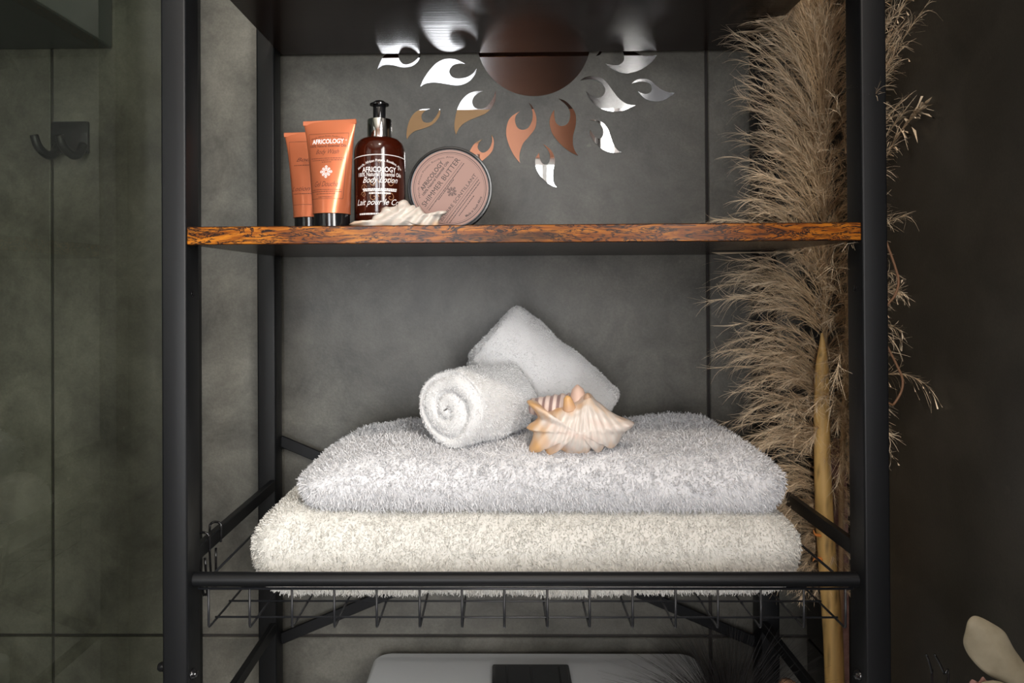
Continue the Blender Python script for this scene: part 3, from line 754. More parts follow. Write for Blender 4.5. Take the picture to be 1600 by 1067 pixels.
# ------------------------------------------------------------------ round jar standing on its rim
Yj = .750; kj = Yj/FPX; rj = 66.5*kj; jc = P(703, 300, Yj); jc[2] = zs+rj+.0002
jar = thing('cosmetic_jar', (jc[0], Yj+.01, zs), 'round black jar with dusty rose lid label, standing on its rim', 'jar')
def face_map(V, depth):      # local (x, y, depth outward towards the viewer) -> world, with the lid turned a little to the right
    V = np.asarray(V, float); a = .02
    L = np.stack([V[:, 0], -(V[:, 2]+depth), V[:, 1]], 1); return rotz(L, a, np.zeros(3))+np.array([jc[0], Yj, jc[2]])
V, F = lathe([(rj*.90, -.030), (rj*.93, -.029), (rj*.93, -.013)], (0, 0, 0), 72); mk('jar_body', face_map(V, 0), F, M['glossblack'], jar, True, sharp=40)
V, F = lathe([(rj, -.0135), (rj, -.0015), (rj*.985, 0), (rj*.945, .0003), (rj*.925, -.0006)], (0, 0, 0), 96); lid = mk('lid', face_map(V, 0), F, M['jarblack'], jar, True, sharp=40)
rl = 60.2*kj; V, F = lathe([(rl, -.0004), (rl, .0002)], (0, 0, 0), 72); mk('lid_label', face_map(V, 0), F, M['label'], lid, False)
def ring2(R_, w_): t_ = np.linspace(0, 2*math.pi, 97); return line2(np.c_[R_*np.cos(t_), R_*np.sin(t_)], w_)
ro = math.radians(53)
def on_lid(px, py): return ((px-703)*kj, (300-py)*kj)
it = [ring2(56.5*kj, .0006), ring2(54*kj, .00022),
      at2(fit('AFRICOLOGY', 55*kj, 7*kj, bold=.016), *on_lid(675, 280), ro),
      at2(fit('100% Natural Essential Oils', 66*kj, 4.2*kj, bold=.02), *on_lid(680.5, 284), ro),
      at2(fit('SHIMMER BUTTER', 92*kj, 8*kj), *on_lid(689, 290), ro),
      at2(line2([(-46*kj, 0), (46*kj, 0)], .0003), *on_lid(694.5, 295.5), ro), at2(dashes(92*kj, 1.3*kj, 20), *on_lid(697.5, 297.5), ro), at2(dashes(40*kj, 1.1*kj, 21), *on_lid(697, 302), ro),
      at2(emblem(16*kj), *on_lid(706, 305), ro),
      at2(fit('BEURRE SCINTILLANT', 90*kj, 5.2*kj), *on_lid(716, 314), ro),
      at2(line2([(-44*kj, 0), (44*kj, 0)], .0003), *on_lid(720, 317.5), ro), at2(dashes(84*kj, 1.2*kj, 22), *on_lid(723, 320), ro), at2(dashes(80*kj, 1.2*kj, 23), *on_lid(726, 322.5), ro), at2(dashes(40*kj, 1.2*kj, 24), *on_lid(729, 327), ro),
      arc2(fit('Made in South Africa', 40*kj, 4*kj, bold=.02), 50*kj, 0, 0, math.radians(-38), False),
      arc2(fit('Marula, African Potato, Rooibos, Aloe', 98*kj, 3.2*kj), 49*kj, 0, 0, math.radians(140))]
V, F = join(it); V[:, 2] = 0; mk('lettering', face_map(V, .00035), F, M['ink'], lid, False)

# ------------------------------------------------------------------ mirror sun on the wall
def plate(name, pts, label, group, y1=BY-.0006, th=.0018, cat='mirror'):
    pts = np.array(pts)                      # (x, z) closed
    if ((pts[:, 0]*np.roll(pts[:, 1], -1)-np.roll(pts[:, 0], -1)*pts[:, 1]).sum()) < 0: pts = pts[::-1]
    n = len(pts); tri = tessellate_polygon([[Vector((x, z, 0)) for x, z in pts]])
    Vf = np.array([(x, y1-th, z) for x, z in pts]); Vb = np.array([(x, y1, z) for x, z in pts])
    ins = np.vstack([Vf, Vb]); F = []
    for t_ in tri:
        a, b_, c_ = t_; p, q, r = pts[a], pts[b_], pts[c_]
        if (q[0]-p[0])*(r[1]-p[1])-(q[1]-p[1])*(r[0]-p[0]) < 0: a, b_, c_ = c_, b_, a
        F.append((a, b_, c_)); F.append((c_+n, b_+n, a+n))
    nf = len(F)
    for i in range(n): F.append((i, i+n, (i+1) % n+n, (i+1) % n))
    o = mk(name, ins, F, M['mirror'], None, False)
    o.data.materials.append(M['mirror_edge'])
    for p in o.data.polygons[nf:]: p.material_index = 1
    return tag(o, label, cat, group)
def flame(crop, ox, oy, sc_, label):
    pts = [(ox+x/sc_, oy+y/sc_) for x, y in crop]
    p = np.array(pts); n = len(p); corner = []
    for i in range(n):
        a = p[i-1]-p[i]; b_ = p[(i+1) % n]-p[i]; cosv = (a@b_)/(np.linalg.norm(a)*np.linalg.norm(b_)+1e-9)
        if cosv > .35: corner.append(i)
    if len(corner) < 2: sm = catmull(p, 5, True)
    else:
        sm = []
        for a, b_ in zip(corner, corner[1:]+[corner[0]+n]):
            seg = [p[i % n] for i in range(a, b_+1)]; q = catmull(seg, 5) if len(seg) > 2 else np.array(seg); sm += list(q[:-1])
    W = [P(x, y, BY-.002) for x, y in sm]
    plate('mirror_flame', [(q[0], q[2]) for q in W], label, 'mirrored flames around the sun disc')
cs_ = P(834, 61.5, BY-.002); R_s = 89*BY/FPX*.998
plate('mirror_sun', [(cs_[0]+R_s*math.cos(a), cs_[2]+R_s*math.sin(a)) for a in np.linspace(0, 2*math.pi, 96, endpoint=False)], 'round mirror disc of the sun, half hidden above the top shelf board', None)
c2_ = (560, 0, 2.963); c3_ = (630, 130, 8.206); c4_ = (780, 140, 6.671); c5_ = (900, 70, 5.929)
FL = [
 (c2_, [(88, 320), (110, 270), (150, 228), (195, 200), (245, 195), (210, 210), (188, 235), (188, 272), (208, 297), (240, 295), (270, 275), (288, 250), (278, 282), (248, 306), (205, 312), (160, 302), (118, 302)], 'leftmost mirror flame, cut by the underside of the top board'),
 (c2_, [(287, 402), (300, 370), (330, 325), (365, 290), (405, 273), (450, 275), (495, 296), (465, 294), (435, 305), (421, 330), (432, 355), (460, 364), (500, 358), (530, 340), (548, 316), (540, 345), (515, 375), (480, 392), (445, 395), (400, 388), (350, 382), (310, 388)], 'large bright mirror flame directly left of the sun disc'),
 (c3_, [(676, 662), (658, 580), (662, 480), (690, 345), (745, 230), (820, 150), (910, 108), (1025, 100), (960, 128), (905, 180), (885, 240), (905, 300), (950, 328), (1010, 330), (1070, 300), (1120, 240), (1165, 160), (1183, 92), (1190, 150), (1175, 240), (1130, 320), (1060, 385), (960, 430), (850, 475), (760, 530), (710, 590)], 'large mirror flame left below the disc, above the jar'),
 (c3_, [(48, 722), (42, 650), (60, 540), (100, 440), (160, 370), (240, 335), (345, 328), (290, 350), (245, 395), (235, 440), (255, 490), (300, 508), (350, 500), (400, 455), (445, 385), (470, 325), (475, 390), (450, 450), (400, 510), (330, 555), (230, 590), (150, 615), (90, 660)], 'small mirror flame beside the pump bottle'),
 (c3_, [(790, 1160), (810, 1010), (835, 915), (870, 840), (920, 770), (1018, 715), (975, 760), (955, 810), (970, 860), (1020, 892), (1080, 865), (1120, 810), (1138, 740), (1130, 655), (1158, 720), (1160, 800), (1140, 870), (1080, 940), (980, 1020), (880, 1080)], 'small mirror flame with its tail hidden behind the round jar'),
 (c4_, [(218, 768), (150, 680), (95, 560), (72, 450), (90, 340), (135, 275), (218, 225), (175, 270), (165, 330), (190, 395), (240, 420), (300, 400), (340, 330), (350, 260), (335, 190), (305, 135), (345, 175), (380, 260), (388, 330), (370, 410), (310, 490), (250, 560), (220, 640), (210, 700)], 'large mirror flame just below the disc, left one of the middle pair'),
 (c4_, [(825, 690), (740, 650), (640, 570), (555, 460), (525, 350), (540, 270), (572, 210), (575, 280), (592, 345), (640, 380), (700, 365), (735, 310), (737, 230), (700, 165), (615, 92), (690, 120), (760, 190), (798, 270), (795, 380), (770, 480), (770, 580), (795, 650)], 'large mirror flame just below the disc, right one of the middle pair'),
 (c4_, [(600, 1018), (520, 985), (430, 900), (380, 800), (378, 720), (415, 658), (425, 720), (450, 770), (490, 782), (520, 755), (530, 690), (505, 625), (455, 565), (530, 620), (570, 690), (578, 770), (560, 850), (560, 940), (575, 990)], 'lowest mirror flame under the disc'),
 (c5_, [(555, 560), (440, 608), (340, 618), (240, 595), (160, 540), (110, 470), (92, 428), (140, 470), (200, 493), (250, 470), (270, 420), (250, 370), (190, 330), (120, 320), (38, 330), (90, 298), (160, 290), (240, 310), (300, 370), (350, 440), (400, 500), (460, 543), (510, 557)], 'large mirror flame right below the disc'),
 (c5_, [(925, 442), (860, 490), (790, 520), (720, 522), (640, 500), (575, 432), (620, 452), (670, 452), (700, 420), (695, 370), (650, 345), (590, 342), (515, 358), (560, 325), (620, 315), (680, 325), (740, 375), (800, 420), (860, 440)], 'rightmost small mirror flame beside the pampas grass'),
 (c5_, [(425, 995), (330, 1000), (240, 965), (170, 900), (130, 830), (132, 785), (160, 830), (190, 862), (235, 865), (255, 820), (245, 765), (200, 715), (122, 698), (190, 695), (250, 725), (295, 780), (320, 850), (350, 930), (390, 980)], 'small mirror flame at lower right, between the lowest and the rightmost'),
 (c5_, [(750, 95), (700, 160), (600, 230), (470, 265), (380, 245), (310, 205), (275, 172), (340, 190), (400, 185), (440, 150), (445, 110), (430, 60), (390, 25), (320, 15), (400, -5), (480, 10), (545, 65), (610, 98), (680, 106)], 'wide mirror flame at upper right, cut by the top board'),
 (c5_, [(185, 105), (212, 70), (235, 10), (290, -60), (400, -110), (300, -20), (255, 40), (222, 92)], 'mirror flame right of the disc showing only a small tip under the top board'),
]
for (ox, oy, sc_), pts, lab in FL: flame(pts, ox, oy, sc_, lab)

# ------------------------------------------------------------------ toilet cistern under the rack
zc = P(800, 1023, .960)[2]; cxl = P(585, 1023, .960)[0]; cxr = P(1088, 1023, .960)[0]
to = thing('toilet', ((cxl+cxr)/2, .72, 0), 'white toilet with its cistern top showing below the basket', 'toilet')
def rbox(lo, hi, r, top_r):
    """box with round vertical corners and softened top edge"""
    lo = np.array(lo); hi = np.array(hi); V, F = [], []; prof = [(0, lo[2]), (0, hi[2]-top_r)]
    for a in np.linspace(0, math.pi/2, 6)[1:]: prof.append((top_r*(1-math.cos(a)), hi[2]-top_r+top_r*math.sin(a)))
    cxm, cym = (lo[:2]+hi[:2])/2; hx, hy = (hi[:2]-lo[:2])/2; n = 0
    for ins, z in prof:
        ring_ = []
        for (sx, sy, a0) in ((1, 1, 0), (-1, 1, 90), (-1, -1, 180), (1, -1, 270)):
            for a in np.linspace(0, 90, 9):
                th = math.radians(a0+a); ring_.append((cxm+sx*(hx-r)+(r-ins)*math.cos(th), cym+sy*(hy-r)+(r-ins)*math.sin(th), z))
        n = len(ring_); V += ring_
    for i in range(len(prof)-1):
        for j in range(n): a, b_ = i*n+j, i*n+(j+1) % n; F.append((a, b_, b_+n, a+n))
    F.append(tuple(range(n))[::-1]); F.append(tuple(range((len(prof)-1)*n, len(prof)*n)))
    return np.array(V), F
V, F = rbox((cxl+.006, .800, .40), (cxr-.006, .964, zc-.030), .03, .002); mk('cistern', V, F, M['ceramic'], to, True, sharp=50)
V, F = rbox((cxl, .790, zc-.030), (cxr, .968, zc), .022, .006); cl = mk('cistern_lid', V, F, M['ceramic'], to, True, sharp=60)
zp_ = zc+.0005; fx0 = P(769, 1050, .925)[0]; fx1 = P(889, 1050, .925)[0]; yp1 = .926
V, F = bbox((fx0, .850, zc-.001), (fx1, yp1, zc+.006), .0025, 2); fp = mk('flush_plate', V, F, M['jarblack'], to, True, sharp=40)
w3 = (fx1-fx0-.006)
for u0, u1 in ((.0, .17), (.17, .50), (.50, .88), (.88, 1.0)):
    V, F = bbox((fx0+.003+w3*u0+.0006, .853, zc+.005), (fx0+.003+w3*u1-.0006, yp1-.005, zc+.0072), .0006, 1); mk('button', V, F, M['jarblack'], fp, False)
bxm = (cxl+cxr)/2
V, F = lathe([(.11, 0), (.12, .01), (.105, .12), (.12, .26), (.175, .37), (.185, .395), (.18, .40)], (0, 0, 0), 48); V = V*np.array([.98, 1.25, 1])+np.array([bxm, .575, 0]); mk('bowl', V, F, M['ceramic'], to, True, sharp=50)
V, F = lathe([(.185, .401), (.19, .410), (.18, .425), (.10, .432)], (0, 0, 0), 48); V = V*np.array([.98, 1.25, 1])+np.array([bxm, .575, 0]); mk('seat_lid', V, F, M['ceramic'], to, True, sharp=50)
V, F = bbox((bxm-.10, .70, 0), (bxm+.10, .95, .40), .02, 2); mk('pedestal', V, F, M['ceramic'], to, True, sharp=50)

# ------------------------------------------------------------------ shower side on the left
GX = -.390
sc_o = thing('shower_screen', (GX, .35, 0), 'tinted glass shower screen standing left of the shelving rack', 'screen')
V, F = bbox((GX-.004, -.35, .012), (GX+.004, BY-.004, 2.05), .0008, 1); mk('pane', V, F, M['glass'], sc_o, False)
V, F = join([bbox((GX-.007, BY-.016, .012), (GX-.0045, BY-.0005, 2.05)), bbox((GX+.0045, BY-.016, .012), (GX+.007, BY-.0005, 2.05))]); mk('wall_channel', V, F, M['black'], sc_o, False)
V, F = bbox((GX-.008, -.35, 0), (GX+.008, BY-.002, .012), .001, 1); mk('floor_rail', V, F, M['black'], sc_o, False)
pl0 = P(81, 190, BY-.004); pl1 = P(139, 240, BY-.004)
hk = thing('wall_hook', ((pl0[0]+pl1[0])/2, BY, pl1[2]), 'dark double hook plate on the tiled wall behind the glass', 'hook')
V, F = bbox((pl0[0], BY-.0065, pl1[2]), (pl1[0], BY-.0005, pl0[2]), .0022, 2); mk('plate', V, F, M['black'], hk, True, sharp=40)
for px in (92, 130):
    q = P(px, 232, BY-.006); a = np.array([q[0], BY-.006, q[2]])
    path = catmull([a+(0, 0, .004), a+(0, -.010, -.008), a+(-.002, -.022, -.012), a+(-.006, -.034, -.004), a+(-.009, -.038, .010)], 4)
    V, F = tube(path, np.linspace(.0060, .0050, len(path)), 12); mk('hook', V, F, M['black'], hk)

# shower shelf box high on the left wall side
q0 = P(176, 76, BY); 
cab = thing('wall_cabinet', (q0[0]-.20, .80, q0[2]), 'dark grey wall cabinet corner at the upper left behind the glass', 'cabinet')
V, F = bbox((q0[0]-.42, .56, q0[2]), (q0[0], BY-.0008, q0[2]+.45), .0015, 1); mk('carcass', V, F, plain('grey_lacquer', (.11, .12, .125), .35), cab, False)
V, F = bbox((q0[0]-.418, .5405, q0[2]+.002), (q0[0]-.002, .5590, q0[2]+.448), .0012, 1); mk('door', V, F, plain('grey_lacquer_front', (.10, .11, .115), .35), cab, False)

# ------------------------------------------------------------------ dried plants at right
def ribbons(P0, P1, P2, P3, w0, rgen, cols, seg=4):
    """cubic hair ribbons; P* (n,3)"""
    n = len(P0); t_ = np.linspace(0, 1, seg+1)[None, :, None]
    Q = ((1-t_)**3)*P0[:, None]+3*((1-t_)**2)*t_*P1[:, None]+3*(1-t_)*t_**2*P2[:, None]+t_**3*P3[:, None]
    d = P3-P0; side = np.cross(d, rgen.normal(size=(n, 3))+np.array([0, -.6, 0])); side /= np.linalg.norm(side, axis=1, keepdims=True)+1e-9
    ww = (w0*(1-.75*np.linspace(0, 1, seg+1)**1.5))[None, :, None] if np.isscalar(w0) else w0[:, None, None]*(1-.75*np.linspace(0, 1, seg+1)**1.5)[None, :, None]
    L = Q-side[:, None]*ww*.5; R_ = Q+side[:, None]*ww*.5
    V = np.stack([L, R_], 2).reshape(-1, 3)
    base = (np.arange(n)*(seg+1)*2)[:, None]; F = np.concatenate([base+np.array([2*k, 2*k+1, 2*k+3, 2*k+2]) for k in range(seg)], 0)
    cc = np.repeat(cols, (seg+1)*2, 0); return V, F, cc
def pampas(axis_pts, nb, spec, seed, xmax=RX-.0025, width=.00042, hairs=50):
    """axis polyline (z rising); spec(z)->(length, rise, droop); azimuth chosen away from the wall"""
    r = np.random.default_rng(seed); ax = np.array(axis_pts); zlo, zhi = ax[0, 2], ax[-1, 2]
    u = r.random(nb); z = zlo+(zhi-zlo)*u
    bx = np.interp(z, ax[:, 2], ax[:, 0]); by_ = np.interp(z, ax[:, 2], ax[:, 1]); root = np.stack([bx, by_, z], 1)
    L, rise, droop, azc, azs, ow = spec(z, r)
    az = azc+azs*r.normal(size=nb)
    out_ = np.stack([np.cos(az), np.sin(az), np.zeros(nb)], 1); up = np.array([0, 0, 1.])
    d0 = out_*(.55*ow)[:, None]+up*rise[:, None]; d0 /= np.linalg.norm(d0, axis=1, keepdims=True)
    B0 = root; B1 = root+d0*L[:, None]*.4; B2 = B1+(out_*(.8*ow)[:, None]+up*(rise*.6-droop*.3)[:, None])*L[:, None]*.33; B3 = B2+(out_*(.9*ow)[:, None]+up*(rise*.4-droop)[:, None])*L[:, None]*.33
    idx = np.repeat(np.arange(nb), hairs); n = len(idx); t_ = (r.random(n)**.8)*.95; tt = t_[:, None]
    q = ((1-tt)**3)*B0[idx]+3*((1-tt)**2)*tt*B1[idx]+3*(1-tt)*tt**2*B2[idx]+tt**3*B3[idx]
    tan = 3*((1-tt)**2)*(B1-B0)[idx]+6*(1-tt)*tt*(B2-B1)[idx]+3*tt**2*(B3-B2)[idx]; tan /= np.linalg.norm(tan, axis=1, keepdims=True)+1e-9
    hl = (.018+.034*r.random(n))*(1.15-.6*t_)*(L[idx]/.13)**.5
    dirr = tan+r.normal(size=(n, 3))*.30; dirr /= np.linalg.norm(dirr, axis=1, keepdims=True)
    p3 = q+dirr*hl[:, None]+np.array([0, 0, -1.])*(hl**2*6)[:, None]+r.normal(size=(n, 3))*.0015
    p1 = q+tan*hl[:, None]*.33; p2 = q+(tan*.5+dirr*.5)*hl[:, None]*.68
    shade = (.62+.5*r.random(n))[:, None]; base = np.array([.66, .47, .27])*(1-t_[:, None])+np.array([.95, .78, .56])*t_[:, None]
    V, F, cc = ribbons(q, p1, p2, p3, width, r, base*shade)
    # branch axes themselves
    V2, F2, c2c = ribbons(B0, B1, B2, B3, width*1.8, r, np.tile(np.array([[.42, .30, .18]]), (nb, 1)), 6)
    V = np.vstack([V, V2]); F = np.vstack([F, F2+len(cc)]); cc = np.vstack([cc, c2c])
    over = V[:, 0]-xmax; V[:, 0] = np.where(over > 0, xmax-np.minimum(over*.12, .012)*r.random(len(V)), V[:, 0])
    V[:, 1] = np.minimum(V[:, 1], BY-.006)
    # keep the fluff outside the wooden board and posts
    for zz_ in (zs, zt+TH):
        inb = (V[:, 2] > zz_-TH-.002) & (V[:, 2] < zz_+.001) & (V[:, 0] < XR-PW) & (V[:, 1] > D1) & (V[:, 1] < D2+PD)
        V[inb, 0] = XR-PW+.001+.003*r.random(inb.sum())
    return V, F, cc
SX, SY = .3625, .862
def spec_main(z, r):
    n = len(z); rel = z-E
    L = np.interp(rel, [-.33, -.22, -.05, .10, .25, .5, .75], [.065, .095, .130, .140, .145, .13, .05])*(.6+.65*r.random(n))
    rise = np.interp(rel, [-.33, -.15, .0, .15, .3, .6], [.30, .50, .75, 1.0, 1.2, 1.4])*(.75+.5*r.random(n)); ow = np.interp(rel, [-.3, -.05, .1, .3], [1, 1, .75, .62])*(.7+.5*r.random(n))
    fr_ = r.random(n) < .42; L = np.where(fr_, L*.62, L)
    droop = np.interp(rel, [-.33, -.1, .05, .2, .5], [.9, .45, .25, .05, 0])*(.6+.8*r.random(n))
    return L, rise, droop, np.where(fr_, math.pi*1.52, math.pi*1.03), np.where(fr_, .55, .42), ow
pg = thing('pampas_grass', (SX, SY, .02), 'tall beige pampas plume on a thick stalk behind the right side of the rack', 'dried plant')
axis = [(SX+.004, SY+.01, E-.34), (SX, SY, E+.05), (SX-.010, SY-.01, E+.4), (SX-.02, SY-.02, E+.75)]
V, F, cc = pampas(axis, 950, spec_main, 71, hairs=56); o = mk('plume', V, F, M['pampas'], pg, False, col=cc); o['kind'] = 'stuff'
V, F = tube([(SX+.004, SY+.01, E-.34), (SX, SY, E+.05), (SX-.01, SY-.01, E+.4), (SX-.02, SY-.02, E+.72)], [.0035, .003, .002, .001], 8)
mk('stem', V, F, M['stalk'], pg, col=np.tile([.45, .32, .18], (len(V), 1)))
pa = [(1284, 520, .0010), (1285, 545, .0040), (1284.5, 575, .0068), (1284, 640, .0080), (1285, 720, .0085), (1288, 800, .0092), (1293, 880, .0094), (1299, 960, .0098), (1304, 1060, .0100)]
YS = .835
path = [P(a, b_, YS) for a, b_, _ in pa]; rads = [q[2] for q in pa]
path = [(min(p[0], RX-.012), p[1], p[2]) for p in path]+[(.370, .850, .55), (.366, .862, .06)]; rads += [.0098, .008]
pth = catmull([(*p, r_) for p, r_ in zip(path, rads)], 5)
V, F = tube(pth[:, :3], pth[:, 3], 20)
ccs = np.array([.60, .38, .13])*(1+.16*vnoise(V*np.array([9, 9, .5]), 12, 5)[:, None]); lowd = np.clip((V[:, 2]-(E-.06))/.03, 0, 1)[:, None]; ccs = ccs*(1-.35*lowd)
dk = (np.clip(vnoise(V*np.array([6, 6, 1.2]), 30, 8)-.55, 0, .4)/.4)[:, None]; ccs = ccs*(1-.55*dk)
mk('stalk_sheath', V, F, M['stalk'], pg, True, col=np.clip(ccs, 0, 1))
for py in (831, 868):
    a = P(1284, py+6, YS-.004); V, F = tube(catmull([a, P(1274, py+4, YS-.006), P(1271, py-3, YS-.007) if py == 831 else P(1270, py+9, YS-.007)], 4), np.linspace(.0022, .0004, 9), 8)
    mk('thorn', V, F, M['stalk'], pg, col=np.tile([.62, .22, .05], (len(V), 1)))
# second plume, leaning to the front: its tips show right of the front post
def spec_front(z, r):
    n = len(z); rel = z-E
    L = np.interp(rel, [-.30, -.1, .05, .2, .45, .7], [.07, .11, .125, .12, .115, .07])*(.65+.5*r.random(n)+.55*(r.random(n) < .12))
    rise = np.interp(rel, [-.3, -.1, .1, .4], [.15, .45, .9, 1.5]); droop = np.interp(rel, [-.3, 0, .2], [1.0, .35, 0])*(.5+r.random(n))
    return L, rise, droop, np.full(n, math.pi*1.45), np.full(n, .24), np.ones(n)
pg2 = thing('pampas_grass', (SX+.006, SY-.03, .02), 'second pampas plume leaning forward, its tips showing right of the front post', 'dried plant')
axis2 = [(SX+.004, SY-.03, E-.20), (SX+.006, SY-.055, E+.05), (SX+.004, SY-.07, E+.45), (SX, SY-.08, E+.7)]
V, F, cc = pampas(axis2, 260, spec_front, 72, hairs=54); o = mk('plume', V, F, M['pampas'], pg2, False, col=cc); o['kind'] = 'stuff'
V, F = tube([(SX+.004, SY-.005, .02), (SX+.004, SY-.02, .8)]+axis2, [.003, .003, .003, .003, .002, .001], 8); mk('stem', V, F, M['stalk'], pg2, col=np.tile([.45, .32, .18], (len(V), 1)))
# slim floor vase
V, F = lathe([(.018, 0), (.0215, .004), (.0215, .30), (.0205, .302), (.0185, .300), (.0185, .02), (.001, .018)], (SX, SY, 0), 32)
tag(mk('floor_vase', V, F, M['vase'], None, True, sharp=40), 'slim dark floor vase between the rack and the side wall', 'vase')
# mauve leaf behind the stalk
def blade(center_path, widths, mat, name, parent, side=(1, 0, 0), thick=.0008, cup=.15):
    cp = catmull([(*p, w_) for p, w_ in zip(center_path, widths)], 5); V, F = [], []; m_ = 9; n = len(cp); sd = np.array(side, float)
    for layer in (0, 1):
        for q in cp:
            t_ = q[:3]
            for j in range(m_):
                u = j/(m_-1)*2-1; V.append(t_+sd*u*q[3]+np.array([0, 1., 0])*(cup*q[3]*(u*u)-(.0006*math.exp(-(u/.12)**2)))+np.array([0, thick, 0])*layer)
    o_ = n*m_
    for i in range(n-1):
        for j in range(m_-1):
            a = i*m_+j; F.append((a, a+1, a+m_+1, a+m_)); F.append((a+o_, a+m_+o_, a+m_+1+o_, a+1+o_))
    for i in range(n-1):
        a = i*m_; F.append((a, a+m_, a+m_+o_, a+o_)); a += m_-1; F.append((a, a+o_, a+m_+o_, a+m_))
    return mk(name, np.array(V), F, mat, parent, True, sharp=60)
Yl = .852
lf = thing('dried_leaf_blade', (.368, Yl, .02), 'dusty mauve dried leaf standing behind the beige stalk', 'dried plant')
cpath = [P(1306, 685, Yl), P(1316, 735, Yl), P(1318, 830, Yl), P(1318, 930, Yl), P(1318, 1030, Yl)]
cpath = [(min(p[0], .3715), p[1], p[2]) for p in cpath]+[(.368, Yl-.01, .5), (.366, SY+.004, .03)]
blade(cpath, [.002, .009, .0112, .0112, .0110, .008, .003], M['mauve'], 'leaf', lf)
# brown tendrils right of the front post
tn = [(1378, 345), (1384, 375), (1397, 412), (1404, 440), (1398, 462), (1386, 478), (1378, 505), (1384, 535), (1400, 568), (1410, 592), (1408, 612), (1396, 632), (1380, 650)]
path = [P(a, b_, .705) for a, b_ in tn]; path = path+[np.array([.366, .74, E-.25]), np.array([.366, .80, .8]), np.array([.3645, SY-.008, .30]), np.array([.3625, SY-.004, .05])]
path = [np.array([min(p[0], .3835), p[1], p[2]]) for p in path]
V, F = tube(catmull(path, 5), .0011, 8); tag(mk('dried_tendril', V, F, M['vine']), 'thin brown curling tendril right of the front right post', 'dried plant')
# small peach bud at the bottom edge
q = P(1230, 1075, .88)
bd = thing('dried_flower', (q[0], .88, .02), 'small peach dried flower head at the bottom edge beside the stalk', 'dried plant')
prof = [(.001, -.010), (.007, -.006), (.0100, .001), (.0085, .007), (.004, .0100)]
V, F = lathe(prof, q, 28); a = np.arctan2(V[:, 1]-q[1], V[:, 0]-q[0]); V[:, :2] = q[:2]+(V[:, :2]-q[:2])*(1+.10*np.cos(a*9))[:, None]
mk('flower_head', V, F, M['stalk'], bd, col=np.tile([.55, .30, .17], (len(V), 1)))
V, F = tube([(q[0], q[1], q[2]-.008), (.327, .87, .6), (.300, .860, .05)], .0016, 8); mk('stem', V, F, M['vine'], bd)

# black feather grass beside the cistern
fb = P(1140, 1175, .875)
fg = thing('feather_grass', (.295, .858, .02), 'black feathery grass fanning up beside the white cistern', 'dried plant')
r = np.random.default_rng(5); n = 900
ang = np.radians(r.uniform(-62, 48, n)); L = r.uniform(.09, .165, n)
P0 = fb+r.normal(size=(n, 3))*.004; dirn = np.stack([np.sin(ang), r.uniform(-.45, .25, n), np.cos(ang)], 1); dirn /= np.linalg.norm(dirn, axis=1, keepdims=True)
P3 = P0+dirn*L[:, None]+np.stack([np.sign(ang)*.012*r.random(n), np.zeros(n), -.01*np.abs(ang)], 1); up = np.array([0, 0, 1.])
P1 = P0+(dirn*.5+up*.5)*L[:, None]*.33; P2 = P0+(dirn*.8+up*.2)*L[:, None]*.68
for q_ in (P1, P2, P3): q_[:, 2] = np.maximum(q_[:, 2], zc+.004) if False else q_[:, 2]; q_[:, 1] = np.minimum(q_[:, 1], .935); q_[:, 2] = np.minimum(q_[:, 2], zfl-.003)
V, F, cc = ribbons(P0, P1, P2, P3, .00055, r, np.tile([.02, .02, .02], (n, 1)), 5)
o = mk('plume', V, F, M['darkfibre'], fg, False); o['kind'] = 'stuff'
V, F = tube([fb, (.300, .862, .5), (.298, .860, .03)], .0018, 8); mk('stem', V, F, M['darkfibre'], fg)
V, F = lathe([(.020, 0), (.025, .004), (.025, .20), (.023, .202), (.021, .200), (.021, .02), (.001, .018)], (.298, .860, 0), 32)
tag(mk('floor_vase', V, F, M['vase'], None, True, sharp=40), 'short dark floor vase beside the toilet pedestal', 'vase')

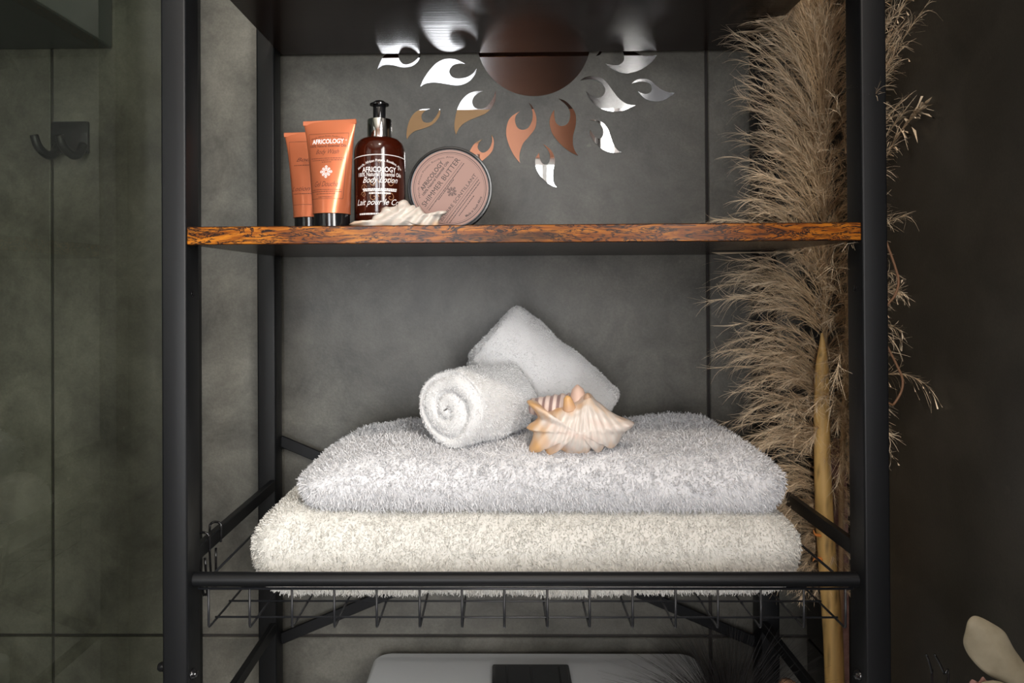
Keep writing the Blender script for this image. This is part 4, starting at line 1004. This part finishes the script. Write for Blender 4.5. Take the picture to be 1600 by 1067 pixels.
# branch with cream leaves, lower right corner
vx, vy = .318, .565
br = thing('leaf_branch', (vx, vy, .02), 'cream dried leaf branch rising in the lower right corner', 'dried plant')
YL = .545
def flat_leaf(outl, Y, name, mat, bulge=.006):
    pts = catmull([P(a, b_, Y) for a, b_ in outl], 5, True); ctr = pts.mean(0); n = len(pts); V = []; rings = 10
    for lay in (0, .0007):
        V.append(ctr+np.array([0, -bulge+lay, 0]))
        for k_ in range(1, rings+1):
            s_ = k_/rings; q = ctr+(pts-ctr)*s_; q[:, 1] += -bulge*(1-s_**2)+lay+.002*np.sin(q[:, 2]*160)*s_; V += list(q)
    F = []; m1 = 1+rings*n
    for o_, fl_ in ((0, 1), (m1, -1)):
        for j in range(n):
            F.append((o_, o_+1+j, o_+1+(j+1) % n)[::fl_])
        for k_ in range(rings-1):
            for j in range(n):
                a = o_+1+k_*n+j; b2_ = o_+1+k_*n+(j+1) % n; F.append((a, a+n, b2_+n, b2_)[::fl_])
    for j in range(n):
        a = 1+(rings-1)*n+j; b2_ = 1+(rings-1)*n+(j+1) % n; F.append((a, a+m1, b2_+m1, b2_))
    return mk(name, np.array(V), F, mat, br, True, sharp=70)
flat_leaf([(1507, 985), (1510, 970), (1519, 962), (1530, 963), (1548, 972), (1566, 984), (1578, 1000), (1588, 1016), (1600, 1034), (1608, 1052), (1606, 1070), (1596, 1082), (1580, 1072), (1560, 1062), (1542, 1053), (1527, 1040), (1514, 1022), (1507, 1003)], YL, 'leaf', M['leaf'])
flat_leaf([(1530, 1068), (1545, 1063), (1562, 1064), (1578, 1072), (1585, 1090), (1575, 1110), (1550, 1105), (1535, 1088)], YL-.012, 'leaf', M['leaf'])
flat_leaf([(1513, 1068), (1517, 1060), (1526, 1064), (1534, 1056), (1540, 1062), (1552, 1062), (1546, 1075), (1530, 1080)], YL-.002, 'leaf', M['mauve'], .002)
sb = P(1598, 1078, YL+.002); V, F = tube(catmull([sb, P(1590, 1120, YL+.002), (.325, .56, .8), (vx, vy, .4), (vx, vy, .04)], 5), .0016, 8); mk('stem', V, F, M['vine'], br)
for k_, pts in enumerate(([(1447, 1022), (1452, 1034), (1456, 1052), (1456, 1075)], [(1460, 1022), (1468, 1036), (1475, 1052), (1481, 1075)])):
    path = [P(a, b_, .60) for a, b_ in pts]+[np.array([.322, .585, .8]), np.array([vx+.004*k_, vy+.006, .4]), np.array([vx+.004*k_, vy+.006, .04])]
    V, F = tube(catmull(path, 5), .0009, 8)
    tag(mk('dark_twig', V, F, M['glossblack']), ['glossy black twig tip right of the front post, left of the pair', 'glossy black twig tip right of the front post, nearer the cream leaf'][k_], 'twig')
V, F = lathe([(.030, 0), (.045, .006), (.048, .10), (.036, .24), (.026, .30), (.024, .302), (.022, .298), (.030, .22), (.03, .02), (.001, .018)], (vx, vy, 0), 40)
tag(mk('floor_vase', V, F, M['vase'], None, True, sharp=40), 'bellied dark floor vase holding the cream leaf branch', 'vase')
